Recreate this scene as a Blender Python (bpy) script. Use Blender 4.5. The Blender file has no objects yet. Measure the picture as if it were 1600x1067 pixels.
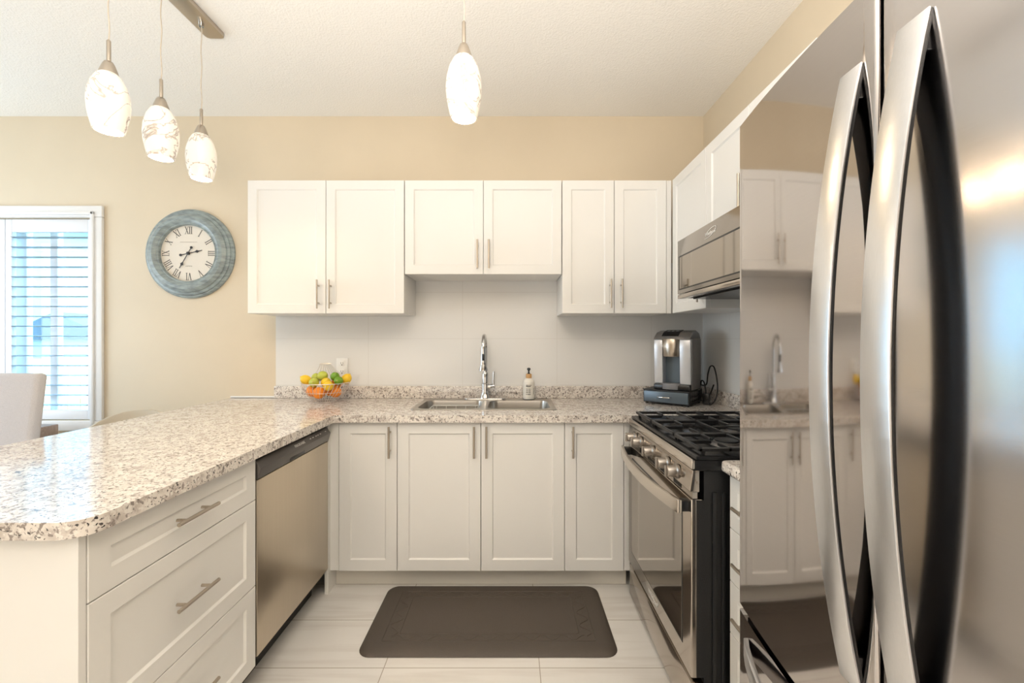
import bpy, bmesh, math, random
from mathutils import Vector, Matrix
random.seed(7)
R = math.radians
PI = math.pi
scene = bpy.context.scene
COL = scene.collection

# ------------------------------------------------------------------ camera
CAM_Z = 1.30
cam_d = bpy.data.cameras.new('camera')
cam_d.sensor_width = 36.0
cam_d.lens = 654.0 / 1600.0 * 36.0
cam_d.shift_y = -3.5 / 1600.0
cam_d.clip_start = 0.02
cam = bpy.data.objects.new('camera', cam_d)
cam.location = (0, 0, CAM_Z)
cam.rotation_euler = (R(90), 0, 0)
COL.objects.link(cam)
scene.camera = cam

# ------------------------------------------------------------------ view / world / lights
scene.view_settings.view_transform = 'Standard'
scene.view_settings.look = 'None'
scene.view_settings.exposure = 0.12
scene.view_settings.gamma = 1.0
scene.view_settings.use_curve_mapping = False
scene.cycles.caustics_reflective = False
scene.cycles.caustics_refractive = False
scene.cycles.sample_clamp_indirect = 6.0

world = bpy.data.worlds.new('sky')
scene.world = world
world.use_nodes = True
wn = world.node_tree
bgn = wn.nodes['Background']
bgn.inputs['Strength'].default_value = 9.0
bgn.inputs['Color'].default_value = (0.40, 0.76, 1.0, 1)


def area(name, loc, rot, sx, sy, power, color):
    d = bpy.data.lights.new(name, 'AREA')
    d.shape = 'RECTANGLE'
    d.size = sx
    d.size_y = sy
    d.energy = power
    d.color = color
    o = bpy.data.objects.new(name, d)
    o.location = loc
    o.rotation_euler = rot
    COL.objects.link(o)
    return o


# area lights added as daylight fill at unseen frames; the walls are solid there
area('side_daylight_fill', (-4.36, 1.45, 1.45), (0, R(-90), 0), 1.5, 1.9, 48, (0.68, 0.85, 1.0))
area('rear_daylight_fill', (-0.9, -3.46, 1.25), (R(90), 0, 0), 3.4, 2.1, 22, (1.0, 0.98, 0.96))
# weak down light added behind the camera, with its own unseen lamp ring
# fill light added to brighten the ceiling; no lamp stands there
area('fill_uplight', (-0.25, -0.35, 1.55), (R(180), 0, 0), 1.0, 1.0, 96, (1.0, 0.95, 0.89))
area('ceiling_fill_light', (-0.4, -0.9, 2.70), (0, 0, 0), 0.45, 0.45, 7, (1.0, 0.88, 0.70))


# ------------------------------------------------------------------ helpers
def link(o):
    COL.objects.link(o)
    return o


def tag(o, label=None, cat=None, group=None, kind=None):
    if label: o['label'] = label
    if cat: o['category'] = cat
    if group: o['group'] = group
    if kind: o['kind'] = kind
    return o


def thing(name, label, cat, loc=(0, 0, 0), rz=0.0, group=None):
    o = bpy.data.objects.new(name, None)
    o.empty_display_size = 0.05
    o.location = loc
    o.rotation_euler = (0, 0, rz)
    link(o)
    return tag(o, label, cat, group)


def root_of(o):
    while o.parent: o = o.parent
    return o


class MB:
    """collects shapes in one bmesh"""
    def __init__(self):
        self.bm = bmesh.new()

    def _xf(self, verts, M):
        if M is not None:
            bmesh.ops.transform(self.bm, matrix=M, verts=verts)

    def box(self, x0, x1, y0, y1, z0, z1, bev=0.0, M=None, seg=2):
        r = bmesh.ops.create_cube(self.bm, size=1.0)
        vs = r['verts']
        for v in vs:
            v.co = Vector((x0 + (v.co.x + .5) * (x1 - x0), y0 + (v.co.y + .5) * (y1 - y0), z0 + (v.co.z + .5) * (z1 - z0)))
        if bev > 0:
            es = list({e for v in vs for e in v.link_edges})
            rr = bmesh.ops.bevel(self.bm, geom=es, offset=bev, segments=seg, profile=0.5, affect='EDGES')
            vs = list({v for f in rr['faces'] for v in f.verts} | {v for v in vs if v.is_valid})
        self._xf(vs, M)
        return self

    def face(self, pts, M=None):
        vs = [self.bm.verts.new(p) for p in pts]
        self.bm.faces.new(vs)
        self._xf(vs, M)
        return self

    def prism(self, pts2, a0, a1, axis='z', M=None, bev=0.0):
        """closed polygon pts2 extruded along an axis: z->(x,y), x->(y,z), y->(x,z)"""
        def P(p, a):
            if axis == 'z': return (p[0], p[1], a)
            if axis == 'x': return (a, p[0], p[1])
            return (p[0], a, p[1])
        n = len(pts2)
        A = [self.bm.verts.new(P(p, a0)) for p in pts2]
        B = [self.bm.verts.new(P(p, a1)) for p in pts2]
        fs = [self.bm.faces.new(A), self.bm.faces.new(list(reversed(B)))]
        for i in range(n):
            fs.append(self.bm.faces.new((A[i], B[i], B[(i + 1) % n], A[(i + 1) % n])))
        vs = A + B
        bmesh.ops.recalc_face_normals(self.bm, faces=fs)
        if bev > 0:
            es = list({e for f in fs for e in f.edges})
            rr = bmesh.ops.bevel(self.bm, geom=es, offset=bev, segments=2, profile=0.5, affect='EDGES')
            vs = list({v for f in rr['faces'] for v in f.verts} | {v for v in vs if v.is_valid})
        self._xf(vs, M)
        return self

    def tube(self, pts, r, seg=10, closed=False, M=None, rads=None):
        pts = [Vector(p) for p in pts]
        n = len(pts)
        rings = []
        up = None
        for i, p in enumerate(pts):
            if closed:
                t = (pts[(i + 1) % n] - pts[i - 1]).normalized()
            elif i == 0: t = (pts[1] - pts[0]).normalized()
            elif i == n - 1: t = (pts[-1] - pts[-2]).normalized()
            else: t = (pts[i + 1] - pts[i - 1]).normalized()
            if up is None:
                up = Vector((0, 0, 1)) if abs(t.z) < .9 else Vector((1, 0, 0))
            s = t.cross(up)
            if s.length < 1e-6: s = t.cross(Vector((0.3, 1, 0.2)))
            s.normalize()
            up = s.cross(t).normalized()
            rr = rads[i] if rads else r
            rings.append([self.bm.verts.new(p + s * (rr * math.cos(2 * PI * k / seg)) + up * (rr * math.sin(2 * PI * k / seg))) for k in range(seg)])
        fs = []
        for i in range(n if closed else n - 1):
            a, b = rings[i], rings[(i + 1) % n]
            for k in range(seg):
                fs.append(self.bm.faces.new((a[k], a[(k + 1) % seg], b[(k + 1) % seg], b[k])))
        if not closed:
            fs.append(self.bm.faces.new(list(reversed(rings[0]))))
            fs.append(self.bm.faces.new(rings[-1]))
        bmesh.ops.recalc_face_normals(self.bm, faces=fs)
        self._xf([v for rg in rings for v in rg], M)
        return self

    def lathe(self, prof, c=(0, 0, 0), seg=32, axis='z', cap0=True, cap1=True, M=None, sx=1.0, sy=1.0):
        """profile of (radius, height) turned about an axis through c"""
        rings = []
        c = Vector(c)
        for (rad, h) in prof:
            ring = []
            for k in range(seg):
                a = 2 * PI * k / seg
                x, y = rad * math.cos(a) * sx, rad * math.sin(a) * sy
                if axis == 'z': p = Vector((x, y, h))
                elif axis == 'y': p = Vector((x, h, y))
                else: p = Vector((h, x, y))
                ring.append(self.bm.verts.new(c + p))
            rings.append(ring)
        fs = []
        for a, b in zip(rings, rings[1:]):
            for k in range(seg):
                fs.append(self.bm.faces.new((a[k], a[(k + 1) % seg], b[(k + 1) % seg], b[k])))
        if cap0: fs.append(self.bm.faces.new(list(reversed(rings[0]))))
        if cap1: fs.append(self.bm.faces.new(rings[-1]))
        bmesh.ops.recalc_face_normals(self.bm, faces=fs)
        self._xf([v for rg in rings for v in rg], M)
        return self

    def grid(self, f, nu, nv, M=None):
        """surface f(u,v), u,v in 0..1"""
        g = [[self.bm.verts.new(f(i / nu, j / nv)) for j in range(nv + 1)] for i in range(nu + 1)]
        for i in range(nu):
            for j in range(nv):
                self.bm.faces.new((g[i][j], g[i + 1][j], g[i + 1][j + 1], g[i][j + 1]))
        self._xf([v for r_ in g for v in r_], M)
        return g

    def build(self, name, mat, parent=None, local=False, smooth=40, kind=None, label=None):
        me = bpy.data.meshes.new(name)
        if parent is not None and not local:
            o_ = root_of(parent).location
            bmesh.ops.translate(self.bm, vec=-Vector(o_), verts=self.bm.verts)
        self.bm.to_mesh(me)
        self.bm.free()
        mats = mat if isinstance(mat, (list, tuple)) else [mat]
        for m in mats: me.materials.append(m)
        if smooth:
            for p in me.polygons: p.use_smooth = True
            me.set_sharp_from_angle(angle=R(smooth))
        o = link(bpy.data.objects.new(name, me))
        if parent is not None: o.parent = parent
        if kind: o['kind'] = kind
        if label: o['label'] = label
        return o


def struct(name, mb, mat, smooth=0, parent=None):
    o = mb.build(name, mat, parent, smooth=smooth)
    o['kind'] = 'structure'
    return o


def text(name, s, size, M, mat, parent, local=False, ext=0.0004, align='CENTER', shear=0.0, space=1.0):
    cu = bpy.data.curves.new(name, 'FONT')
    cu.body = s
    cu.size = size
    cu.extrude = ext
    cu.align_x = align
    cu.align_y = 'CENTER'
    cu.shear = shear
    cu.space_character = space
    cu.resolution_u = 3
    tmp = bpy.data.objects.new(name, cu)
    COL.objects.link(tmp)
    dg = bpy.context.evaluated_depsgraph_get()
    me = bpy.data.meshes.new_from_object(tmp.evaluated_get(dg))
    bpy.data.objects.remove(tmp)
    bpy.data.curves.remove(cu)
    me.transform(M)
    if parent is not None and not local:
        me.transform(Matrix.Translation(-Vector(root_of(parent).location)))
    me.materials.clear()
    me.materials.append(mat)
    me.name = name
    o = link(bpy.data.objects.new(name, me))
    o.parent = parent
    return o


# orientation matrices: local x = width, local -y = outward, z = up
def M_back(x, y, z): return Matrix.Translation((x, y, z))
def M_left(x, y, z): return Matrix.Translation((x, y, z)) @ Matrix.Rotation(R(90), 4, 'Z')     # faces +X, local x -> +Y
def M_right(x, y, z): return Matrix.Translation((x, y, z)) @ Matrix.Rotation(R(-90), 4, 'Z')   # faces -X, local x -> -Y


# ------------------------------------------------------------------ materials
def new_mat(name):
    m = bpy.data.materials.new(name)
    m.use_nodes = True
    nt = m.node_tree
    return m, nt, nt.nodes['Principled BSDF']


def N(nt, t, **kw):
    n = nt.nodes.new(t)
    for k, v in kw.items(): setattr(n, k, v)
    return n


def plain(name, col, rough=.5, metal=0.0, spec=.5, noise=0.0, nscale=40, bump=0.0, bscale=200, coat=0.0, stretch=None):
    m, nt, b = new_mat(name)
    b.inputs['Base Color'].default_value = (*col, 1)
    b.inputs['Roughness'].default_value = rough
    b.inputs['Metallic'].default_value = metal
    b.inputs['Specular IOR Level'].default_value = spec
    if coat:
        b.inputs['Coat Weight'].default_value = coat
        b.inputs['Coat Roughness'].default_value = .08
    geo = N(nt, 'ShaderNodeNewGeometry')
    src = geo.outputs['Position']
    if stretch:
        mp = N(nt, 'ShaderNodeMapping')
        mp.inputs['Scale'].default_value = stretch
        nt.links.new(src, mp.inputs['Vector'])
        src = mp.outputs['Vector']
    if noise:
        n = N(nt, 'ShaderNodeTexNoise')
        n.inputs['Scale'].default_value = nscale
        n.inputs['Detail'].default_value = 4
        nt.links.new(src, n.inputs['Vector'])
        r = N(nt, 'ShaderNodeValToRGB')
        r.color_ramp.elements[0].position = .3
        r.color_ramp.elements[1].position = .7
        r.color_ramp.elements[0].color = (*[c * (1 - noise) for c in col], 1)
        r.color_ramp.elements[1].color = (*[min(1, c * (1 + noise)) for c in col], 1)
        nt.links.new(n.outputs['Fac'], r.inputs['Fac'])
        nt.links.new(r.outputs['Color'], b.inputs['Base Color'])
    if bump:
        n2 = N(nt, 'ShaderNodeTexNoise')
        n2.inputs['Scale'].default_value = bscale
        n2.inputs['Detail'].default_value = 3
        nt.links.new(src, n2.inputs['Vector'])
        bp = N(nt, 'ShaderNodeBump')
        bp.inputs['Strength'].default_value = bump
        bp.inputs['Distance'].default_value = .003
        nt.links.new(n2.outputs['Fac'], bp.inputs['Height'])
        nt.links.new(bp.outputs['Normal'], b.inputs['Normal'])
    return m


def emit(name, col, s):
    m, nt, b = new_mat(name)
    b.inputs['Base Color'].default_value = (*col, 1)
    b.inputs['Emission Color'].default_value = (*col, 1)
    b.inputs['Emission Strength'].default_value = s
    return m


def mat_granite():
    m, nt, b = new_mat('speckled_laminate')
    geo = N(nt, 'ShaderNodeNewGeometry')
    cur = None
    base = N(nt, 'ShaderNodeTexNoise')
    base.inputs['Scale'].default_value = 22
    base.inputs['Detail'].default_value = 6
    nt.links.new(geo.outputs['Position'], base.inputs['Vector'])
    r0 = N(nt, 'ShaderNodeValToRGB')
    e = r0.color_ramp.elements
    e[0].position, e[0].color = .33, (.52, .455, .41, 1)
    e[1].position, e[1].color = .55, (.78, .72, .66, 1)
    nt.links.new(base.outputs['Fac'], r0.inputs['Fac'])
    cur = r0.outputs['Color']

    def layer(scale, lo, hi, col, detail=3, dist=0.0, off=0.0):
        nonlocal cur
        mp = N(nt, 'ShaderNodeMapping')
        mp.inputs['Location'].default_value = (off, off * 1.7, off * .3)
        nt.links.new(geo.outputs['Position'], mp.inputs['Vector'])
        n = N(nt, 'ShaderNodeTexNoise')
        n.inputs['Scale'].default_value = scale
        n.inputs['Detail'].default_value = detail
        n.inputs['Distortion'].default_value = dist
        nt.links.new(mp.outputs['Vector'], n.inputs['Vector'])
        rp = N(nt, 'ShaderNodeMapRange')
        rp.inputs['From Min'].default_value = lo
        rp.inputs['From Max'].default_value = hi
        nt.links.new(n.outputs['Fac'], rp.inputs['Value'])
        mx = N(nt, 'ShaderNodeMixRGB')
        mx.inputs['Color2'].default_value = (*col, 1)
        nt.links.new(rp.outputs['Result'], mx.inputs['Fac'])
        nt.links.new(cur, mx.inputs['Color1'])
        cur = mx.outputs['Color']
    layer(75, .55, .62, (.82, .78, .72), 3, .4, 3.1)
    layer(85, .555, .62, (.30, .255, .23), 3, .6, 7.7)
    layer(130, .62, .68, (.035, .03, .03), 2, .5, 1.3)
    layer(58, .655, .70, (.09, .075, .07), 4, .8, 5.2)
    nt.links.new(cur, b.inputs['Base Color'])
    b.inputs['Roughness'].default_value = .13
    b.inputs['Specular IOR Level'].default_value = 1.0
    return m


def mat_floor():
    m, nt, b = new_mat('porcelain_floor_tiles')
    geo = N(nt, 'ShaderNodeNewGeometry')
    mp = N(nt, 'ShaderNodeMapping')
    mp.inputs['Location'].default_value = (.507 + .6165 * 8, -1.6555 + .283 * 16, 0)
    nt.links.new(geo.outputs['Position'], mp.inputs['Vector'])
    br = N(nt, 'ShaderNodeTexBrick')
    br.offset = 0.0
    br.inputs['Scale'].default_value = 1.0
    br.inputs['Brick Width'].default_value = .6165
    br.inputs['Row Height'].default_value = .283
    br.inputs['Mortar Size'].default_value = .0018
    br.inputs['Mortar Smooth'].default_value = .1
    br.inputs['Bias'].default_value = 0
    br.inputs['Color1'].default_value = (.82, .79, .75, 1)
    br.inputs['Color2'].default_value = (.80, .77, .73, 1)
    br.inputs['Mortar'].default_value = (.42, .36, .30, 1)
    nt.links.new(mp.outputs['Vector'], br.inputs['Vector'])
    mp2 = N(nt, 'ShaderNodeMapping')
    mp2.inputs['Scale'].default_value = (.8, 9, 1)
    mp2.inputs['Rotation'].default_value = (0, 0, R(6))
    nt.links.new(geo.outputs['Position'], mp2.inputs['Vector'])
    n = N(nt, 'ShaderNodeTexNoise')
    n.inputs['Scale'].default_value = 2.2
    n.inputs['Detail'].default_value = 7
    n.inputs['Distortion'].default_value = .3
    nt.links.new(mp2.outputs['Vector'], n.inputs['Vector'])
    rp = N(nt, 'ShaderNodeValToRGB')
    rp.color_ramp.elements[0].position, rp.color_ramp.elements[0].color = .36, (.90, .885, .87, 1)
    rp.color_ramp.elements[1].position, rp.color_ramp.elements[1].color = .52, (1, 1, 1, 1)
    nt.links.new(n.outputs['Fac'], rp.inputs['Fac'])
    mx = N(nt, 'ShaderNodeMixRGB', blend_type='MULTIPLY')
    mx.inputs['Fac'].default_value = 1
    nt.links.new(br.outputs['Color'], mx.inputs['Color1'])
    nt.links.new(rp.outputs['Color'], mx.inputs['Color2'])
    nt.links.new(mx.outputs['Color'], b.inputs['Base Color'])
    b.inputs['Roughness'].default_value = .28
    return m


def mat_splash():
    m, nt, b = new_mat('glossy_white_wall_tile')
    geo = N(nt, 'ShaderNodeNewGeometry')
    sep = N(nt, 'ShaderNodeSeparateXYZ')
    nt.links.new(geo.outputs['Position'], sep.inputs['Vector'])
    add = N(nt, 'ShaderNodeMath', operation='ADD')
    nt.links.new(sep.outputs['X'], add.inputs[0])
    nt.links.new(sep.outputs['Y'], add.inputs[1])
    cmb = N(nt, 'ShaderNodeCombineXYZ')
    nt.links.new(add.outputs[0], cmb.inputs['X'])
    nt.links.new(sep.outputs['Z'], cmb.inputs['Y'])
    mp = N(nt, 'ShaderNodeMapping')
    mp.inputs['Location'].default_value = (.053 + 1.24, -.999, 0)
    nt.links.new(cmb.outputs['Vector'], mp.inputs['Vector'])
    br = N(nt, 'ShaderNodeTexBrick')
    br.offset = 0.0
    br.inputs['Scale'].default_value = 1.0
    br.inputs['Brick Width'].default_value = .62
    br.inputs['Row Height'].default_value = .305
    br.inputs['Mortar Size'].default_value = .0012
    br.inputs['Color1'].default_value = (.80, .79, .77, 1)
    br.inputs['Color2'].default_value = (.80, .79, .77, 1)
    br.inputs['Mortar'].default_value = (.70, .68, .65, 1)
    nt.links.new(mp.outputs['Vector'], br.inputs['Vector'])
    nt.links.new(br.outputs['Color'], b.inputs['Base Color'])
    b.inputs['Roughness'].default_value = .12
    return m


def mat_brushed(name, col, rough, axis_scale, bump=.06, noise=.06, wave=0.0):
    """brushed metal, fine lines along one axis"""
    m, nt, b = new_mat(name)
    geo = N(nt, 'ShaderNodeNewGeometry')
    mp = N(nt, 'ShaderNodeMapping')
    mp.inputs['Scale'].default_value = axis_scale
    nt.links.new(geo.outputs['Position'], mp.inputs['Vector'])
    n = N(nt, 'ShaderNodeTexNoise')
    n.inputs['Scale'].default_value = 1.0
    n.inputs['Detail'].default_value = 2
    nt.links.new(mp.outputs['Vector'], n.inputs['Vector'])
    r = N(nt, 'ShaderNodeValToRGB')
    r.color_ramp.elements[0].color = (*[c * (1 - noise) for c in col], 1)
    r.color_ramp.elements[1].color = (*[min(1, c * (1 + noise)) for c in col], 1)
    nt.links.new(n.outputs['Fac'], r.inputs['Fac'])
    nt.links.new(r.outputs['Color'], b.inputs['Base Color'])
    b.inputs['Metallic'].default_value = 1.0
    b.inputs['Roughness'].default_value = rough
    bp = N(nt, 'ShaderNodeBump')
    bp.inputs['Strength'].default_value = bump
    bp.inputs['Distance'].default_value = .0003
    nt.links.new(n.outputs['Fac'], bp.inputs['Height'])
    if wave:
        n2 = N(nt, 'ShaderNodeTexNoise')
        n2.inputs['Scale'].default_value = 3.5
        n2.inputs['Detail'].default_value = 0
        nt.links.new(geo.outputs['Position'], n2.inputs['Vector'])
        b2 = N(nt, 'ShaderNodeBump')
        b2.inputs['Strength'].default_value = wave
        b2.inputs['Distance'].default_value = .004
        nt.links.new(n2.outputs['Fac'], b2.inputs['Height'])
        nt.links.new(b2.outputs['Normal'], bp.inputs['Normal'])
    nt.links.new(bp.outputs['Normal'], b.inputs['Normal'])
    return m


def mat_alabaster():
    """lit glass shade with grey-brown veins"""
    m, nt, b = new_mat('lit_veined_glass')
    tc = N(nt, 'ShaderNodeNewGeometry')
    n = N(nt, 'ShaderNodeTexNoise')
    n.inputs['Scale'].default_value = 7
    n.inputs['Detail'].default_value = 5
    n.inputs['Distortion'].default_value = 1.6
    nt.links.new(tc.outputs['Position'], n.inputs['Vector'])
    r = N(nt, 'ShaderNodeValToRGB')
    els = r.color_ramp.elements
    els[0].position, els[0].color = .475, (.88, .81, .71, 1)
    els[1].position, els[1].color = .525, (.88, .81, .71, 1)
    a = els.new(.50); a.color = (.40, .33, .28, 1)
    nt.links.new(n.outputs['Fac'], r.inputs['Fac'])
    nt.links.new(r.outputs['Color'], b.inputs['Base Color'])
    nt.links.new(r.outputs['Color'], b.inputs['Emission Color'])
    b.inputs['Emission Strength'].default_value = .24
    b.inputs['Roughness'].default_value = .15
    return m


def mat_glass(name='window_glass', tint=(.95, .98, 1), gloss=.06):
    m, nt, b = new_mat(name)
    out = nt.nodes['Material Output']
    tr = N(nt, 'ShaderNodeBsdfTransparent')
    tr.inputs['Color'].default_value = (*tint, 1)
    gl = N(nt, 'ShaderNodeBsdfGlossy')
    gl.inputs['Roughness'].default_value = .02
    mx = N(nt, 'ShaderNodeMixShader')
    mx.inputs['Fac'].default_value = gloss
    nt.links.new(tr.outputs[0], mx.inputs[1])
    nt.links.new(gl.outputs[0], mx.inputs[2])
    nt.links.new(mx.outputs[0], out.inputs['Surface'])
    return m


def mat_wood_frame():
    m, nt, b = new_mat('weathered_blue_paint')
    tc = N(nt, 'ShaderNodeNewGeometry')
    mp = N(nt, 'ShaderNodeMapping')
    mp.inputs['Scale'].default_value = (10, 10, 30)
    nt.links.new(tc.outputs['Position'], mp.inputs['Vector'])
    n = N(nt, 'ShaderNodeTexNoise')
    n.inputs['Scale'].default_value = 2
    n.inputs['Detail'].default_value = 6
    nt.links.new(mp.outputs['Vector'], n.inputs['Vector'])
    r = N(nt, 'ShaderNodeValToRGB')
    r.color_ramp.elements[0].position, r.color_ramp.elements[0].color = .32, (.19, .225, .23, 1)
    r.color_ramp.elements[1].position, r.color_ramp.elements[1].color = .62, (.33, .385, .385, 1)
    nt.links.new(n.outputs['Fac'], r.inputs['Fac'])
    nt.links.new(r.outputs['Color'], b.inputs['Base Color'])
    b.inputs['Roughness'].default_value = .32
    return m


WALL = plain('beige_wall_paint', (.71, .605, .455), .55, noise=.02, nscale=3, bump=.05, bscale=120)
CEIL = plain('popcorn_ceiling', (.90, .87, .82), .9, bump=.9, bscale=110)
FLOOR = mat_floor()
SPLASH = mat_splash()
GRAN = mat_granite()
WHITE = plain('white_cabinet_lacquer', (.82, .805, .775), .32)
TRIMW = plain('white_trim_paint', (.86, .86, .86), .4)
SHUT = plain('white_shutter_paint', (.84, .86, .90), .4)
LOUV = plain('white_louvers_shaded', (.26, .30, .36), .4)  # white louvers; their backlit shade is put into this dark colour
KNOB = plain('dark_steel_knob', (.34, .31, .28), .34, 1.0)
NICKEL = plain('brushed_nickel', (.50, .44, .37), .28, 1.0)
CHROME = plain('chrome', (.60, .60, .60), .06, 1.0)
STEEL_SINK = plain('sink_steel', (.48, .45, .41), .30, 1.0)
FRIDGE = mat_brushed('fridge_steel_far_darkened', (.51, .48, .465), .055, (3, 3, 900), .012, .03, wave=.02)  # far door and drawer: same steel, darker reflections put into the colour
FRIDGE_N = mat_brushed('fridge_steel_near_lightened', (.60, .575, .57), .15, (3, 3, 900), .03, .03, wave=.02)  # near door: same steel, lighter reflections put into the colour
FRIDGE_H = mat_brushed('stainless_handle', (.70, .705, .72), .30, (900, 900, 4), .10, .05)
DW_STEEL = mat_brushed('brushed_stainless_door', (.62, .54, .43), .30, (500, 500, 2), .10, .08)
DW_DARK = plain('dark_control_panel', (.13, .12, .115), .28, .6)
RANGE_STEEL = mat_brushed('black_stainless', (.50, .45, .40), .14, (900, 3, 900), .04, .04)
RANGE_LITE = mat_brushed('stainless_range_trim', (.66, .61, .55), .26, (900, 3, 900), .08, .05)
MW_STEEL = mat_brushed('dark_microwave_steel', (.36, .33, .30), .14, (900, 3, 900), .04, .04)
GLASSBLK = plain('smoked_mirror_glass', (.40, .365, .325), .05, 1.0)
BLACK = plain('black_enamel', (.012, .012, .013), .25)
BLACKM = plain('matte_black_metal', (.010, .010, .011), .42, bump=.3, bscale=300)
IRON = plain('cast_iron', (.022, .022, .023), .34, .3)
GREYB = plain('grey_plastic', (.18, .18, .19), .4)
RUBBER = plain('brown_rubber_mat', (.085, .068, .055), .55, noise=.08, nscale=300, bump=.5, bscale=350)
FABRIC = plain('grey_woven_fabric', (.58, .56, .58), .9, noise=.10, nscale=400, bump=.6, bscale=500)
BEIGE = plain('beige_leather', (.52, .44, .33), .5)
WOODG = plain('greyed_oak', (.42, .33, .29), .5, noise=.15, nscale=12, stretch=(1, 8, 8))
ORANGE = plain('orange_peel', (.90, .28, .02), .4, bump=.3, bscale=500)
LEMON = plain('lemon_peel', (.92, .60, .03), .4, bump=.3, bscale=500)
LIME = plain('lime_peel', (.16, .33, .02), .35, bump=.2, bscale=400)
PALELIME = plain('yellow_green_peel', (.50, .55, .08), .38, bump=.2, bscale=400)
WIREW = plain('pale_rose_wire', (.72, .66, .62), .3, .6)
WIREWH = plain('white_coated_wire', (.85, .84, .80), .35)
ALAB = mat_alabaster()
BULB = emit('lit_bulb', (1.0, .93, .82), 4.0)
CORD = plain('clear_cord', (.55, .48, .40), .4)
DIAL = plain('cream_dial', (.78, .72, .63), .6)
INK = plain('dark_ink', (.035, .03, .028), .5)
FAINT = plain('faint_print', (.50, .45, .40), .6)
CLOCKF = mat_wood_frame()
GLASS = mat_glass()
SOAPW = plain('milky_bottle', (.84, .80, .73), .3)
LABELM = plain('cream_label', (.88, .84, .76), .5)
CORK = plain('bamboo_collar', (.62, .36, .15), .5)
OUTW = plain('white_outlet_plastic', (.86, .85, .82), .35)
SILV = plain('silver_plastic', (.66, .67, .70), .32, .45)
DARKSIL = plain('dark_silver_plastic', (.22, .21, .205), .3, .5)
SLATE = plain('slate_blue_plastic', (.11, .145, .18), .30, .3)
LOGO = plain('silver_logo', (.85, .84, .82), .3, .3)
FENCEM = plain('pale_cedar_fence', (.62, .36, .20), .8, noise=.15, nscale=6, stretch=(6, 6, .6))
SIDING = plain('pale_blue_siding', (.40, .46, .52), .7)
DARKROOF = plain('blue_grey_shingles', (.07, .09, .12), .9)
GRASS = plain('lawn', (.10, .13, .06), .95, noise=.2, nscale=20)

# ------------------------------------------------------------------ room shell
XR, YB, ZC = 1.262, 2.76, 2.77
XL, YF = -4.4, -3.5
struct('floor', MB().box(XL - .1, XR + .1, YF - .1, YB + .1, -.10, 0), FLOOR)
struct('ceiling', MB().box(XL - .1, XR + .1, YF - .1, YB + .1, ZC, ZC + .1), CEIL)
WX0, WX1, WZ0, WZ1 = -3.95, -2.765, .765, 2.10     # window opening in the back wall
struct('wall_back', MB().box(XL - .1, WX0, YB, YB + .14, 0, ZC).box(WX1, XR + .1, YB, YB + .14, 0, ZC)
       .box(WX0, WX1, YB, YB + .14, 0, WZ0).box(WX0, WX1, YB, YB + .14, WZ1, ZC), WALL)
struct('wall_right', MB().box(XR, XR + .1, YF - .1, YB, 0, ZC), WALL)
struct('wall_left', MB().box(XL - .1, XL, YF - .1, YB, 0, ZC), WALL)
struct('wall_front', MB().box(XL, XR, YF - .1, YF, 0, ZC), WALL)
struct('baseboard_back', MB().box(XL, -1.56, YB - .015, YB, 0, .11, .004), TRIMW)
# glossy tile between worktop and wall cabinets
struct('trim_1', MB().box(-1.553, XR - .008, YB - .008, YB, .99, 1.80), SPLASH)
struct('trim_2', MB().box(XR - .008, XR, 1.0, YB, .99, 1.80), SPLASH)
# white sealing strip where the worktop meets the bare wall
struct('trim_3', MB().box(-1.85, -1.556, YB - .014, YB, .916, .926, .003), TRIMW)

# ------------------------------------------------------------------ window with shutters
w1 = struct('window_1', MB()
            .box(WX0 - .02, WX1 + .08, YB - .022, YB, WZ1, WZ1 + .075, .006)
            .box(WX0 - .02, WX1 + .08, YB - .022, YB, WZ0 - .065, WZ0, .006)
            .box(WX1, WX1 + .08, YB - .022, YB, WZ0, WZ1, .006)
            .box(WX1 + .012, WX1 + .035, YB - .034, YB - .02, WZ0 - .03, WZ1 + .035, .006)
            .box(WX0 - .08, WX0, YB - .022, YB, WZ0 - .065, WZ1 + .075, .006)
            .box(WX0 - .02, WX1 + .035, YB - .034, YB - .02, WZ1 + .012, WZ1 + .035, .006), TRIMW, smooth=40)
fr = MB()
for (a, b_) in ((WX0, WX0 + .05), (-3.385, -3.30), (-3.14, -3.09), (WX1 - .05, WX1)):
    fr.box(a, b_, YB + .085, YB + .125, WZ0, WZ1, .004)
fr.box(WX0, WX1, YB + .085, YB + .125, WZ0, WZ0 + .05, .004).box(WX0, WX1, YB + .085, YB + .125, WZ1 - .05, WZ1, .004)
fr.build('sash_frame', TRIMW, w1)
MB().box(WX0 + .01, WX1 - .01, YB + .10, YB + .104, WZ0 + .01, WZ1 - .01).build('pane', GLASS, w1)


def shutter(x0, x1, tilt, n):
    m = MB()
    lo = MB()
    st = .042
    y0, y1 = YB + .012, YB + .040
    m.box(x0, x0 + st, y0, y1, WZ0 + .004, WZ1 - .004, .004).box(x1 - st, x1, y0, y1, WZ0 + .004, WZ1 - .004, .004)
    m.box(x0 + st, x1 - st, y0, y1, WZ0 + .004, WZ0 + .065, .004).box(x0 + st, x1 - st, y0, y1, WZ1 - .09, WZ1 - .004, .004)
    z0, z1 = WZ0 + .065, WZ1 - .09
    for k in range(n):
        z = z0 + (k + .5) * (z1 - z0) / n
        Mx = Matrix.Translation(((x0 + x1) / 2, (y0 + y1) / 2 + .006, z)) @ Matrix.Rotation(tilt, 4, 'X')
        w = (x1 - x0) / 2 - st - .002
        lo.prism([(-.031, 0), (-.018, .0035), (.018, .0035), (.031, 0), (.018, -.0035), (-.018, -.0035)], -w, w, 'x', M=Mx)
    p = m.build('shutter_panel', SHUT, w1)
    lo.build('louvers', LOUV, p)


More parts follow.
